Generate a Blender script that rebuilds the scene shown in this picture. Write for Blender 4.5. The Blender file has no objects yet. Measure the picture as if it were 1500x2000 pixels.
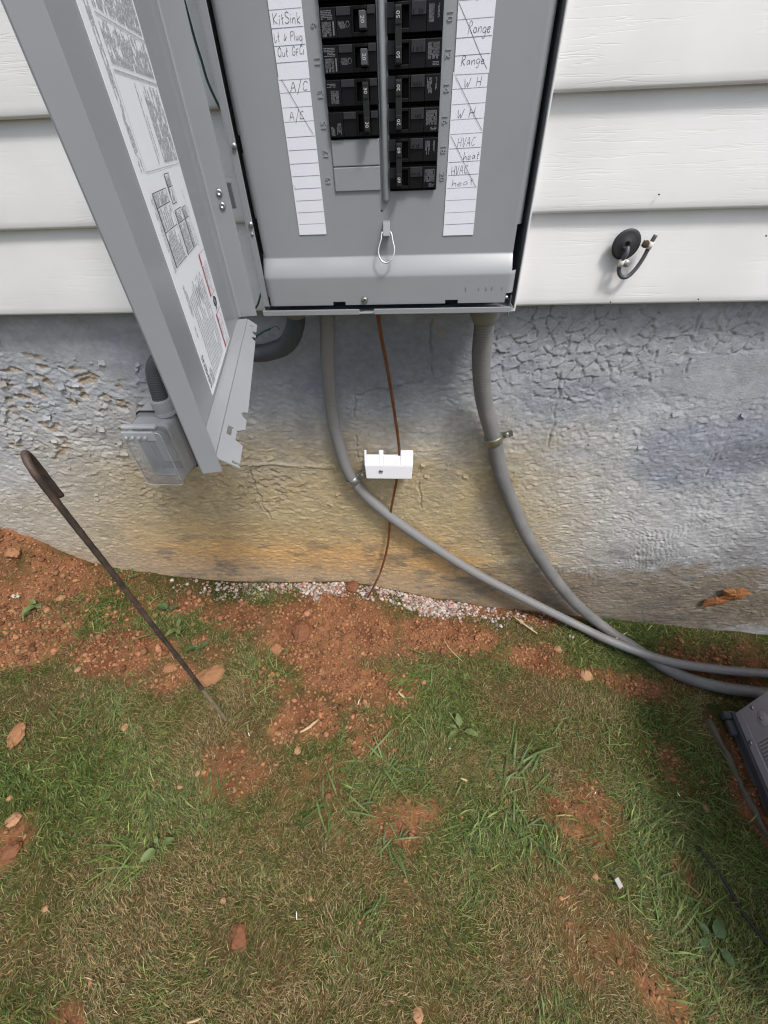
import bpy, bmesh, math, random
import numpy as np
from mathutils import Matrix, Vector
from math import radians, sin, cos, pi

random.seed(7)
rng = np.random.default_rng(11)
scene = bpy.context.scene
COL = scene.collection

# ------------------------------------------------------------------ camera
cam_d = bpy.data.cameras.new('camera')
cam = bpy.data.objects.new('camera', cam_d)
COL.objects.link(cam)
cam_d.sensor_fit = 'HORIZONTAL'
cam_d.sensor_width = 36.0
cam_d.lens = 19.2
cam_d.clip_start = 0.02
cam_d.clip_end = 500
_rt = Vector((0.99782878, 0.05711465, -0.032797))
_up = Vector((-0.01527791, 0.68511342, 0.72827617))
_fw = Vector((-0.0640649, 0.72619386, -0.68449848))
CAM = Vector((0.03689, -0.74948, 1.04776))
cam.matrix_world = Matrix(((_rt.x, _up.x, -_fw.x, CAM.x), (_rt.y, _up.y, -_fw.y, CAM.y),
                           (_rt.z, _up.z, -_fw.z, CAM.z), (0, 0, 0, 1)))
scene.camera = cam

# ------------------------------------------------------------------ sky, sun, exposure
SUN_EL, SUN_AZ = radians(60), radians(136)     # azimuth measured from +Y clockwise: in front of the wall, from the right
world = bpy.data.worlds.new('World')
scene.world = world
world.use_nodes = True
wn, wl = world.node_tree.nodes, world.node_tree.links
wn.clear()
sky = wn.new('ShaderNodeTexSky')
sky.sky_type = 'NISHITA'
sky.sun_disc = False
sky.sun_elevation = SUN_EL
sky.sun_rotation = SUN_AZ
sky.air_density = 1.0
sky.dust_density = 4.0
hsv = wn.new('ShaderNodeHueSaturation')
hsv.inputs['Saturation'].default_value = 0.62    # thin even cloud: the blue is washed out over the whole sky
bg = wn.new('ShaderNodeBackground')
bg.inputs['Strength'].default_value = 0.10
wo = wn.new('ShaderNodeOutputWorld')
wl.new(sky.outputs[0], hsv.inputs['Color'])
wl.new(hsv.outputs[0], bg.inputs['Color'])
wl.new(bg.outputs[0], wo.inputs['Surface'])
sun_d = bpy.data.lights.new('sun', 'SUN')
sun_d.energy = 1.5
sun_d.angle = radians(11)
sun_d.color = (1.0, 0.975, 0.94)
sun = bpy.data.objects.new('sun', sun_d)
COL.objects.link(sun)
_sd = Vector((sin(SUN_AZ) * cos(SUN_EL), cos(SUN_AZ) * cos(SUN_EL), sin(SUN_EL)))
sun.rotation_euler = _sd.to_track_quat('Z', 'Y').to_euler()
sun.location = (0, -3, 5)
scene.view_settings.view_transform = 'Standard'
scene.view_settings.look = 'None'
scene.view_settings.gamma = 1.0
scene.view_settings.use_curve_mapping = False
scene.view_settings.exposure = 0.88
scene.cycles.use_denoising = True
scene.cycles.denoiser = 'OPENIMAGEDENOISE'
scene.cycles.denoising_input_passes = 'RGB_ALBEDO_NORMAL'
scene.cycles.denoising_prefilter = 'ACCURATE'
scene.cycles.filter_width = 1.2
scene.cycles.use_adaptive_sampling = False
scene.cycles.max_bounces = 7
scene.cycles.caustics_reflective = False
scene.cycles.caustics_refractive = False

# ------------------------------------------------------------------ numpy noise
def _hash(ix, iy, seed):
    h = (ix.astype(np.int64) * 374761393 + iy.astype(np.int64) * 668265263 + seed * 1442695041) & 0x7fffffff
    h = (h ^ (h >> 13)) * 1274126177 & 0x7fffffff
    h = h ^ (h >> 16)
    return (h & 0xffff) / 65535.0

def vnoise(x, y, seed=0):
    ix, iy = np.floor(x), np.floor(y)
    fx, fy = x - ix, y - iy
    fx = fx * fx * (3 - 2 * fx)
    fy = fy * fy * (3 - 2 * fy)
    ix = ix.astype(np.int64)
    iy = iy.astype(np.int64)
    a, b = _hash(ix, iy, seed), _hash(ix + 1, iy, seed)
    c, d = _hash(ix, iy + 1, seed), _hash(ix + 1, iy + 1, seed)
    return (a * (1 - fx) + b * fx) * (1 - fy) + (c * (1 - fx) + d * fx) * fy

def fbm(x, y, oct=4, seed=0, gain=0.5):
    s, a, t = 0.0, 1.0, 0.0
    for o in range(oct):
        s = s + a * vnoise(x * 2 ** o + 17.3 * o, y * 2 ** o + 5.1 * o, seed + o)
        t += a
        a *= gain
    return s / t

def voronoi(x, y, seed=0, jit=0.9):
    """F1, F2, cell-local dx,dy of nearest point and a random number per cell"""
    ix, iy = np.floor(x).astype(np.int64), np.floor(y).astype(np.int64)
    f1 = np.full(x.shape, 9.0)
    f2 = np.full(x.shape, 9.0)
    bx = np.zeros(x.shape)
    by = np.zeros(x.shape)
    br = np.zeros(x.shape)
    for ox in (-1, 0, 1):
        for oy in (-1, 0, 1):
            cx, cy = ix + ox, iy + oy
            px = cx + 0.5 + jit * (_hash(cx, cy, seed) - 0.5)
            py = cy + 0.5 + jit * (_hash(cx, cy, seed + 71) - 0.5)
            dx, dy = x - px, y - py
            d = np.sqrt(dx * dx + dy * dy)
            near = d < f1
            f2 = np.where(near, f1, np.minimum(f2, d))
            bx = np.where(near, dx, bx)
            by = np.where(near, dy, by)
            br = np.where(near, _hash(cx, cy, seed + 133), br)
            f1 = np.where(near, d, f1)
    return f1, f2, bx, by, br

def sstep(a, b, x):
    t = np.clip((x - a) / (b - a), 0, 1)
    return t * t * (3 - 2 * t)

def polydist(x, z, pts):
    d = np.full(x.shape, 9.0)
    for (x0, z0), (x1, z1) in zip(pts[:-1], pts[1:]):
        vx, vz = x1 - x0, z1 - z0
        t = np.clip(((x - x0) * vx + (z - z0) * vz) / (vx * vx + vz * vz), 0, 1)
        d = np.minimum(d, np.hypot(x - x0 - t * vx, z - z0 - t * vz))
    return d

# ------------------------------------------------------------------ object helpers
def link(o, parent=None):
    COL.objects.link(o)
    if parent is not None:
        o.parent = parent
    return o

def tag(o, label=None, cat=None, group=None, kind=None):
    if label: o['label'] = label
    if cat: o['category'] = cat
    if group: o['group'] = group
    if kind: o['kind'] = kind
    return o

def empty(name, loc=(0, 0, 0), rz=0.0):
    o = bpy.data.objects.new(name, None)
    o.empty_display_size = 0.05
    o.location = loc
    o.rotation_euler = (0, 0, rz)
    return link(o)

def obj(name, me, mat, parent=None, smooth=False, bevel=0.0, at=None):
    if mat is not None and len(me.materials) == 0:
        me.materials.append(mat)
    o = bpy.data.objects.new(name, me)
    link(o, parent)
    if smooth:
        me.polygons.foreach_set('use_smooth', [True] * len(me.polygons))
    if bevel:
        m = o.modifiers.new('bevel', 'BEVEL')
        m.width = bevel
        m.segments = 2
        m.limit_method = 'ANGLE'
        m.angle_limit = radians(35)
    if at is not None:
        o.location = at
    return o

def mesh(name, v, f):
    me = bpy.data.meshes.new(name)
    me.from_pydata([tuple(map(float, p)) for p in v], [], f)
    me.update()
    return me

def np_mesh(name, verts, loops, starts, totals, color=None):
    me = bpy.data.meshes.new(name)
    me.vertices.add(len(verts))
    me.vertices.foreach_set('co', np.ascontiguousarray(verts, dtype=np.float32).ravel())
    me.loops.add(len(loops))
    me.loops.foreach_set('vertex_index', np.ascontiguousarray(loops, dtype=np.int32))
    me.polygons.add(len(starts))
    me.polygons.foreach_set('loop_start', np.ascontiguousarray(starts, dtype=np.int32))
    me.polygons.foreach_set('loop_total', np.ascontiguousarray(totals, dtype=np.int32))
    me.update(calc_edges=True)
    if color is not None:
        a = me.color_attributes.new('tint', 'FLOAT_COLOR', 'POINT')
        c4 = np.ones((len(verts), 4), dtype=np.float32)
        c4[:, :3] = color
        a.data.foreach_set('color', c4.ravel())
    me.validate()
    return me

def grid_mesh(name, X, Y, Z, color=None):
    """X, Y, Z 2-D arrays [row, col]"""
    n, m = X.shape
    v = np.stack([X.ravel(), Y.ravel(), Z.ravel()], 1)
    i = np.arange(n * m).reshape(n, m)
    q = np.stack([i[:-1, :-1], i[:-1, 1:], i[1:, 1:], i[1:, :-1]], -1).reshape(-1, 4)
    me = np_mesh(name, v, q.ravel(), np.arange(len(q)) * 4, np.full(len(q), 4), None if color is None else color.reshape(-1, 3))
    return me

class MB:
    def __init__(s):
        s.v, s.f = [], []
    def add(s, v, f):
        b = len(s.v)
        s.v += [tuple(p) for p in v]
        s.f += [tuple(b + i for i in q) for q in f]
        return s
    def box(s, x0, x1, y0, y1, z0, z1):
        return s.add([(x0, y0, z0), (x1, y0, z0), (x1, y1, z0), (x0, y1, z0), (x0, y0, z1), (x1, y0, z1), (x1, y1, z1), (x0, y1, z1)],
                     [(0, 3, 2, 1), (4, 5, 6, 7), (0, 1, 5, 4), (1, 2, 6, 5), (2, 3, 7, 6), (3, 0, 4, 7)])
    def hexa(s, p):
        return s.add(p, [(0, 3, 2, 1), (4, 5, 6, 7), (0, 1, 5, 4), (1, 2, 6, 5), (2, 3, 7, 6), (3, 0, 4, 7)])
    def quad(s, a, b, c, d):
        return s.add([a, b, c, d], [(0, 1, 2, 3)])
    def lathe(s, c, ax, prof, n=16, caps=True):
        """profile [(t, r)] along axis ax from c"""
        ax = Vector(ax).normalized()
        e1 = ax.orthogonal().normalized()
        e2 = ax.cross(e1)
        c = Vector(c)
        v = []
        for t, r in prof:
            for k in range(n):
                a = 2 * pi * k / n
                v.append(c + ax * t + (e1 * cos(a) + e2 * sin(a)) * r)
        f = []
        for j in range(len(prof) - 1):
            for k in range(n):
                k2 = (k + 1) % n
                f.append((j * n + k, j * n + k2, (j + 1) * n + k2, (j + 1) * n + k))
        if caps:
            f.append(tuple(reversed(range(n))))
            f.append(tuple(range((len(prof) - 1) * n, len(prof) * n)))
        return s.add(v, f)
    def tube(s, pts, r, n=10, rfun=None, closed=False, caps=True):
        pts = [Vector(p) for p in pts]
        N = len(pts)
        T = []
        for i in range(N):
            a = pts[(i - 1) % N] if closed else pts[max(i - 1, 0)]
            b = pts[(i + 1) % N] if closed else pts[min(i + 1, N - 1)]
            T.append((b - a).normalized())
        e1 = T[0].orthogonal().normalized()
        v, f = [], []
        for i in range(N):
            e1 = (e1 - T[i] * e1.dot(T[i])).normalized()
            e2 = T[i].cross(e1)
            rr = rfun(i) if rfun else r
            for k in range(n):
                a = 2 * pi * k / n
                v.append(pts[i] + (e1 * cos(a) + e2 * sin(a)) * rr)
        for i in range(N if closed else N - 1):
            j = (i + 1) % N
            for k in range(n):
                k2 = (k + 1) % n
                f.append((i * n + k, i * n + k2, j * n + k2, j * n + k))
        if caps and not closed:
            f.append(tuple(reversed(range(n))))
            f.append(tuple(range((N - 1) * n, N * n)))
        return s.add(v, f)
    def build(s, name, mat, parent=None, smooth=False, bevel=0.0, at=None):
        return obj(name, mesh(name, s.v, s.f), mat, parent, smooth, bevel, at)

def spline(pts, step):
    """Catmull-Rom through pts, resampled at even step"""
    P = [Vector(p) for p in pts]
    P = [P[0] * 2 - P[1]] + P + [P[-1] * 2 - P[-2]]
    out = []
    for i in range(1, len(P) - 2):
        for k in range(24):
            t = k / 24
            a, b, c, d = P[i - 1], P[i], P[i + 1], P[i + 2]
            out.append(0.5 * ((2 * b) + (c - a) * t + (2 * a - 5 * b + 4 * c - d) * t * t + (3 * b - a - 3 * c + d) * t ** 3))
    out.append(P[-2])
    d = [0.0]
    for a, b in zip(out[:-1], out[1:]):
        d.append(d[-1] + (b - a).length)
    n = max(2, int(d[-1] / step))
    q = np.linspace(0, d[-1], n)
    A = np.array([tuple(p) for p in out])
    return [Vector((np.interp(t, d, A[:, 0]), np.interp(t, d, A[:, 1]), np.interp(t, d, A[:, 2]))) for t in q]

_txt = {}
def text_mesh(body, size, extrude=0.0):
    """flat lettering in local x (right), z (up); centred; faces -Y"""
    key = (body, size, extrude)
    if key not in _txt:
        cu = bpy.data.curves.new('t', 'FONT')
        cu.body = body
        cu.size = size
        cu.extrude = extrude
        cu.align_x = 'CENTER'
        cu.align_y = 'CENTER'
        cu.resolution_u = 3
        o = bpy.data.objects.new('t', cu)
        COL.objects.link(o)
        dg = bpy.context.evaluated_depsgraph_get()
        me = bpy.data.meshes.new_from_object(o.evaluated_get(dg))
        me.transform(Matrix.Rotation(radians(90), 4, 'X'))
        bpy.data.objects.remove(o)
        bpy.data.curves.remove(cu)
        _txt[key] = me
    return _txt[key].copy()

# ------------------------------------------------------------------ materials
def mat(name, base, rough=0.5, metal=0.0, var=0.0, vscale=20.0, bump=0.0, bscale=200.0, coat=0.0, spec=0.5, attr=False, dist=0.001, stretch=None, base2=None, sss=0.0):
    m = bpy.data.materials.new(name)
    m.use_nodes = True
    nt = m.node_tree
    b = nt.nodes['Principled BSDF']
    b.inputs['Roughness'].default_value = rough
    b.inputs['Metallic'].default_value = metal
    b.inputs['Specular IOR Level'].default_value = spec
    b.inputs['Coat Weight'].default_value = coat
    b.inputs['Coat Roughness'].default_value = 0.15
    tc = nt.nodes.new('ShaderNodeTexCoord')
    src = tc.outputs['Object']
    if stretch:
        mp = nt.nodes.new('ShaderNodeMapping')
        mp.inputs['Scale'].default_value = stretch
        nt.links.new(src, mp.inputs['Vector'])
        src = mp.outputs[0]
    if attr:
        at = nt.nodes.new('ShaderNodeAttribute')
        at.attribute_name = 'tint'
        colsrc = at.outputs['Color']
    else:
        rgb = nt.nodes.new('ShaderNodeRGB')
        rgb.outputs[0].default_value = (*base, 1)
        colsrc = rgb.outputs[0]
    if var or base2:
        nz = nt.nodes.new('ShaderNodeTexNoise')
        nz.inputs['Scale'].default_value = vscale
        nz.inputs['Detail'].default_value = 6
        nz.inputs['Roughness'].default_value = 0.65
        nt.links.new(src, nz.inputs['Vector'])
        if base2:
            cr = nt.nodes.new('ShaderNodeValToRGB')
            cr.color_ramp.elements[0].position = 0.38
            cr.color_ramp.elements[1].position = 0.66
            nt.links.new(nz.outputs['Fac'], cr.inputs['Fac'])
            mx = nt.nodes.new('ShaderNodeMix')
            mx.data_type = 'RGBA'
            mx.inputs['B'].default_value = (*base2, 1)
            nt.links.new(cr.outputs['Color'], mx.inputs['Factor'])
            nt.links.new(colsrc, mx.inputs['A'])
            colsrc = mx.outputs['Result']
        if var:
            mr = nt.nodes.new('ShaderNodeMapRange')
            mr.inputs['From Min'].default_value = 0.25
            mr.inputs['From Max'].default_value = 0.75
            mr.inputs['To Min'].default_value = 1 - var
            mr.inputs['To Max'].default_value = 1 + var
            nt.links.new(nz.outputs['Fac'], mr.inputs['Value'])
            vm = nt.nodes.new('ShaderNodeVectorMath')
            vm.operation = 'SCALE'
            nt.links.new(colsrc, vm.inputs[0])
            nt.links.new(mr.outputs[0], vm.inputs['Scale'])
            colsrc = vm.outputs[0]
    nt.links.new(colsrc, b.inputs['Base Color'])
    if bump:
        n2 = nt.nodes.new('ShaderNodeTexNoise')
        n2.inputs['Scale'].default_value = bscale
        n2.inputs['Detail'].default_value = 5
        nt.links.new(src, n2.inputs['Vector'])
        bp = nt.nodes.new('ShaderNodeBump')
        bp.inputs['Strength'].default_value = bump
        bp.inputs['Distance'].default_value = dist
        nt.links.new(n2.outputs['Fac'], bp.inputs['Height'])
        nt.links.new(bp.outputs[0], b.inputs['Normal'])
    return m

M = {}
M['grey_paint'] = mat('grey_enamel', (0.262, 0.275, 0.292), 0.33, var=0.06, vscale=7, bump=0.05, bscale=500, coat=0.12, dist=0.0004)
M['zinc'] = mat('zinc', (0.55, 0.56, 0.58), 0.3, 0.95, var=0.2, vscale=300)
M['zinc_yellow'] = mat('zinc_weathered', (0.33, 0.32, 0.24), 0.38, 0.85, var=0.3, vscale=200)
M['wire_steel'] = mat('bright_wire', (0.72, 0.72, 0.73), 0.28, 0.9, var=0.05)
M['paper'] = mat('paper', (0.72, 0.73, 0.80), 0.8, var=0.02, vscale=60)
M['label_paper'] = mat('label_paper', (0.80, 0.82, 0.86), 0.55, var=0.02, vscale=40)
M['ink'] = mat('pen_ink', (0.05, 0.05, 0.065), 0.6, var=0.2, vscale=200)
M['rule_line'] = mat('printed_rule', (0.20, 0.20, 0.26), 0.7, var=0.05)
M['print_grey'] = mat('print_grey', (0.42, 0.43, 0.46), 0.6, var=0.25, vscale=300)
M['print_black'] = mat('print_black', (0.03, 0.03, 0.04), 0.6, var=0.1)
M['print_red'] = mat('print_red', (0.42, 0.06, 0.05), 0.6, var=0.1, vscale=400)
M['bakelite'] = mat('black_plastic', (0.0045, 0.0045, 0.0055), 0.40, var=0.2, vscale=80, bump=0.1, bscale=600, dist=0.0003, spec=0.22)
M['bakelite2'] = mat('dark_grey_plastic', (0.022, 0.022, 0.027), 0.5, var=0.15, vscale=120, spec=0.35)
M['handle'] = mat('handle_plastic', (0.014, 0.015, 0.015), 0.45, var=0.15, vscale=120, spec=0.3)
M['handle20'] = mat('grey_handle_plastic', (0.075, 0.078, 0.08), 0.45, var=0.1, vscale=120)
M['white_print'] = mat('white_print', (0.50, 0.50, 0.52), 0.6, var=0.05)
M['fine_print'] = mat('fine_print', (0.15, 0.15, 0.165), 0.6, var=0.3, vscale=600)
M['white_plastic'] = mat('white_plastic', (0.80, 0.80, 0.83), 0.38, var=0.02, vscale=30)
M['white_trim'] = mat('white_trim', (0.68, 0.685, 0.69), 0.4, var=0.03, vscale=20)
M['conduit'] = mat('conduit_pvc', (0.150, 0.152, 0.152), 0.5, var=0.20, vscale=14, base2=(0.172, 0.168, 0.160), bump=0.1, bscale=300, dist=0.0005)
M['conduit2'] = mat('conduit_pvc_pale', (0.215, 0.218, 0.225), 0.45, var=0.20, vscale=16, base2=(0.185, 0.182, 0.174), bump=0.1, bscale=300, dist=0.0005)
M['conduit_dark'] = mat('conduit_dark', (0.052, 0.062, 0.070), 0.5, var=0.12, vscale=20)
M['connector'] = mat('connector_plastic', (0.235, 0.23, 0.215), 0.5, var=0.1, vscale=30, base2=(0.20, 0.185, 0.155))
M['copper'] = mat('copper_aged', (0.30, 0.135, 0.07), 0.38, 0.75, var=0.35, vscale=60)
M['grey_plastic'] = mat('grey_plastic', (0.30, 0.315, 0.33), 0.45, var=0.06, vscale=20)
M['grey_plastic_shaded'] = mat('grey_plastic_shaded', (0.16, 0.17, 0.18), 0.45, var=0.06, vscale=20)  # darker copy of the grey plastic, paints in the cover's recess shade
M['rubber'] = mat('black_rubber', (0.012, 0.012, 0.014), 0.6, var=0.1)
M['grommet'] = mat('grommet_rubber', (0.022, 0.023, 0.026), 0.55, var=0.25, vscale=90)
M['cable'] = mat('cable_jacket', (0.085, 0.088, 0.10), 0.45, var=0.1, vscale=50)
M['clip'] = mat('clip_plastic', (0.62, 0.60, 0.56), 0.5, var=0.1, vscale=150)
M['clip_grey'] = mat('grey_chip', (0.36, 0.35, 0.34), 0.7, var=0.15, vscale=150)
M['rust_screw'] = mat('rusted_screw', (0.085, 0.05, 0.032), 0.7, 0.4, var=0.4, vscale=400)
M['rust'] = mat('rusted_iron', (0.055, 0.043, 0.038), 0.6, 0.2, var=0.4, vscale=40, base2=(0.095, 0.060, 0.045), bump=0.5, bscale=260, dist=0.0008)
M['mud_iron'] = mat('muddy_iron', (0.20, 0.155, 0.095), 0.8, 0.0, var=0.3, vscale=60, bump=0.4, bscale=200, dist=0.001)
M['green_wire'] = mat('green_wire', (0.010, 0.065, 0.040), 0.4, var=0.1)
M['unit_paint'] = mat('condenser_paint', (0.44, 0.405, 0.44), 0.5, var=0.08, vscale=25, bump=0.08, bscale=400, dist=0.0004)
M['unit_dark'] = mat('condenser_base', (0.060, 0.060, 0.072), 0.55, var=0.2, vscale=30)
M['edging'] = mat('weathered_edging', (0.125, 0.112, 0.085), 0.85, var=0.35, vscale=30, base2=(0.075, 0.070, 0.048), bump=0.5, bscale=90, dist=0.002)
M['pad'] = mat('concrete_pad', (0.16, 0.15, 0.14), 0.9, var=0.25, vscale=30, bump=0.4, bscale=100, dist=0.002)
M['leaf'] = mat('weed_leaf', (0.085, 0.135, 0.036), 0.65, base2=(.11, .14, .045), var=0.3, vscale=60, bump=0.4, bscale=180, dist=0.001)
M['leaf_dark'] = mat('weed_leaf_dark', (0.045, 0.085, 0.026), 0.7, var=0.25, vscale=60, bump=0.4, bscale=180, dist=0.001)
M['stalk'] = mat('plant_stem', (0.12, 0.16, 0.06), 0.6, var=0.2)
M['dry'] = mat('dry_plant', (0.46, 0.33, 0.19), 0.75, var=0.25, vscale=60)
M['dead_leaf'] = mat('orange_clay', (0.29, 0.115, 0.038), 0.7, var=0.4, vscale=40, bump=0.6, bscale=90, dist=0.002)
M['white_bit'] = mat('white_scrap', (0.74, 0.74, 0.72), 0.5, var=0.05)
M['petal'] = mat('clover_petal', (0.60, 0.58, 0.44), 0.7, var=0.15, vscale=200)
M['grass'] = mat('grass_blades', (0, 0, 0), 0.55, attr=True, var=0.12, vscale=30, spec=0.3)
M['crumb'] = mat('soil_crumb', (0, 0, 0), 0.95, attr=True, var=0.2, vscale=200, bump=0.6, bscale=400, dist=0.001, spec=0.1)
M['soil_clod'] = mat('red_clay_clod', (0.215, 0.100, 0.055), 0.95, var=0.28, vscale=60, base2=(0.15, 0.060, 0.032), bump=0.8, bscale=160, dist=0.003, spec=0.1)
M['stone_tan'] = mat('tan_stone', (0.36, 0.20, 0.115), 0.9, var=0.15, vscale=60, bump=0.4, bscale=200, dist=0.001, spec=0.15)
M['stone_brown'] = mat('brown_clod', (0.285, 0.145, 0.075), 0.95, var=0.2, vscale=50, bump=0.6, bscale=160, dist=0.002, spec=0.1)

def clear_plastic(haze=0.10):
    m = bpy.data.materials.new('clear_polycarbonate')
    m.use_nodes = True
    nt = m.node_tree
    nt.nodes.clear()
    out = nt.nodes.new('ShaderNodeOutputMaterial')
    tr = nt.nodes.new('ShaderNodeBsdfTransparent')
    tr.inputs['Color'].default_value = (0.975, 0.98, 0.985, 1)
    gl = nt.nodes.new('ShaderNodeBsdfGlossy')
    gl.inputs['Roughness'].default_value = 0.08
    df = nt.nodes.new('ShaderNodeBsdfDiffuse')
    df.inputs['Color'].default_value = (0.55, 0.57, 0.6, 1)
    lw = nt.nodes.new('ShaderNodeLayerWeight')
    lw.inputs['Blend'].default_value = 0.5
    pw = nt.nodes.new('ShaderNodeMath')
    pw.operation = 'POWER'
    pw.inputs[1].default_value = 2.6
    nt.links.new(lw.outputs['Facing'], pw.inputs[0])
    fr = nt.nodes.new('ShaderNodeMath')
    fr.operation = 'MULTIPLY_ADD'
    fr.inputs[1].default_value = 0.55
    fr.inputs[2].default_value = 0.045
    nt.links.new(pw.outputs[0], fr.inputs[0])
    nz = nt.nodes.new('ShaderNodeTexNoise')
    nz.inputs['Scale'].default_value = 30
    bp = nt.nodes.new('ShaderNodeBump')
    bp.inputs['Strength'].default_value = 0.06
    bp.inputs['Distance'].default_value = 0.002
    nt.links.new(nz.outputs['Fac'], bp.inputs['Height'])
    nt.links.new(bp.outputs[0], gl.inputs['Normal'])
    m1 = nt.nodes.new('ShaderNodeMixShader')
    m1.inputs['Fac'].default_value = haze
    m2 = nt.nodes.new('ShaderNodeMixShader')
    nt.links.new(tr.outputs[0], m1.inputs[1])
    nt.links.new(df.outputs[0], m1.inputs[2])
    nt.links.new(fr.outputs[0], m2.inputs['Fac'])
    nt.links.new(m1.outputs[0], m2.inputs[1])
    nt.links.new(gl.outputs[0], m2.inputs[2])
    nt.links.new(m2.outputs[0], out.inputs['Surface'])
    return m
M['clear'] = clear_plastic(0.27)
M['frost'] = clear_plastic(0.62)

def siding_mat():
    m = bpy.data.materials.new('white_vinyl_siding')
    m.use_nodes = True
    nt = m.node_tree
    b = nt.nodes['Principled BSDF']
    b.inputs['Roughness'].default_value = 0.42
    tc = nt.nodes.new('ShaderNodeTexCoord')
    mp = nt.nodes.new('ShaderNodeMapping')
    mp.inputs['Scale'].default_value = (2.6, 1.0, 80.0)
    nt.links.new(tc.outputs['Object'], mp.inputs['Vector'])
    nz = nt.nodes.new('ShaderNodeTexNoise')       # embossed wood grain: long thin wavering lines
    nz.inputs['Scale'].default_value = 1.6
    nz.inputs['Detail'].default_value = 2.5
    nz.inputs['Distortion'].default_value = 0.35
    nt.links.new(mp.outputs[0], nz.inputs['Vector'])
    cr = nt.nodes.new('ShaderNodeValToRGB')
    e = cr.color_ramp.elements
    e[0].position, e[0].color = 0.478, (1, 1, 1, 1)
    e[1].position, e[1].color = 0.515, (1, 1, 1, 1)
    k = cr.color_ramp.elements.new(0.497)
    k.color = (0, 0, 0, 1)
    nt.links.new(nz.outputs['Fac'], cr.inputs['Fac'])
    n2 = nt.nodes.new('ShaderNodeTexNoise')       # lines fade in and out
    n2.inputs['Scale'].default_value = 9
    nt.links.new(tc.outputs['Object'], n2.inputs['Vector'])
    c2 = nt.nodes.new('ShaderNodeValToRGB')
    c2.color_ramp.elements[0].position = 0.40
    c2.color_ramp.elements[1].position = 0.58
    nt.links.new(n2.outputs['Fac'], c2.inputs['Fac'])
    mx = nt.nodes.new('ShaderNodeMix')
    mx.inputs['A'].default_value = 1.0
    nt.links.new(c2.outputs['Color'], mx.inputs['Factor'])
    nt.links.new(cr.outputs['Color'], mx.inputs['B'])
    bp = nt.nodes.new('ShaderNodeBump')
    bp.inputs['Strength'].default_value = 0.30
    bp.inputs['Distance'].default_value = 0.0005
    nt.links.new(mx.outputs[0], bp.inputs['Height'])
    nt.links.new(bp.outputs[0], b.inputs['Normal'])
    n3 = nt.nodes.new('ShaderNodeTexNoise')       # faint grime
    n3.inputs['Scale'].default_value = 7
    n3.inputs['Detail'].default_value = 7
    nt.links.new(tc.outputs['Object'], n3.inputs['Vector'])
    c3 = nt.nodes.new('ShaderNodeValToRGB')
    c3.color_ramp.elements[0].position, c3.color_ramp.elements[0].color = 0.3, (0.665, 0.665, 0.655, 1)
    c3.color_ramp.elements[1].position, c3.color_ramp.elements[1].color = 0.6, (0.735, 0.735, 0.735, 1)
    nt.links.new(n3.outputs['Fac'], c3.inputs['Fac'])
    nt.links.new(c3.outputs['Color'], b.inputs['Base Color'])
    return m
M['siding'] = siding_mat()

def foundation_mat():
    m = mat('peeling_painted_masonry', (0, 0, 0), 0.85, attr=True, var=0.10, vscale=70, spec=0.25)
    nt = m.node_tree
    b = nt.nodes['Principled BSDF']
    tc = nt.nodes.new('ShaderNodeTexCoord')
    mp = nt.nodes.new('ShaderNodeMapping')
    mp.inputs['Scale'].default_value = (0.62, 1, 1)
    nt.links.new(tc.outputs['Object'], mp.inputs['Vector'])
    nz = nt.nodes.new('ShaderNodeTexNoise')
    nz.inputs['Scale'].default_value = 330
    nz.inputs['Detail'].default_value = 6
    nz.inputs['Roughness'].default_value = 0.7
    nt.links.new(mp.outputs[0], nz.inputs['Vector'])
    bp = nt.nodes.new('ShaderNodeBump')
    bp.inputs['Strength'].default_value = 0.8
    bp.inputs['Distance'].default_value = 0.0021
    nt.links.new(nz.outputs['Fac'], bp.inputs['Height'])
    dn = nt.nodes.new('ShaderNodeTexNoise')
    dn.inputs['Scale'].default_value = 60
    dn.inputs['Detail'].default_value = 3
    nt.links.new(tc.outputs['Object'], dn.inputs['Vector'])
    mad = nt.nodes.new('ShaderNodeVectorMath')
    mad.operation = 'MULTIPLY_ADD'
    mad.inputs[1].default_value = (0.012, 0.012, 0.012)
    nt.links.new(dn.outputs['Color'], mad.inputs[0])
    nt.links.new(tc.outputs['Object'], mad.inputs[2])
    m2 = nt.nodes.new('ShaderNodeMapping')
    m2.inputs['Scale'].default_value = (105, 60, 165)
    nt.links.new(mad.outputs[0], m2.inputs['Vector'])
    vo = nt.nodes.new('ShaderNodeTexVoronoi')
    vo.inputs['Scale'].default_value = 1.0
    nt.links.new(m2.outputs[0], vo.inputs['Vector'])
    sep = nt.nodes.new('ShaderNodeSeparateColor')
    nt.links.new(vo.outputs['Color'], sep.inputs[0])
    b2 = nt.nodes.new('ShaderNodeBump')
    b2.inputs['Strength'].default_value = 0.35
    b2.inputs['Distance'].default_value = 0.0011
    nt.links.new(sep.outputs[0], b2.inputs['Height'])
    nt.links.new(bp.outputs[0], b2.inputs['Normal'])
    nt.links.new(b2.outputs[0], b.inputs['Normal'])
    return m
M['foundation'] = foundation_mat()
M['soil'] = mat('soil_and_thatch', (0, 0, 0), 0.95, attr=True, var=0.30, vscale=120, bump=0.9, bscale=230, dist=0.004, spec=0.1)

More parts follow.
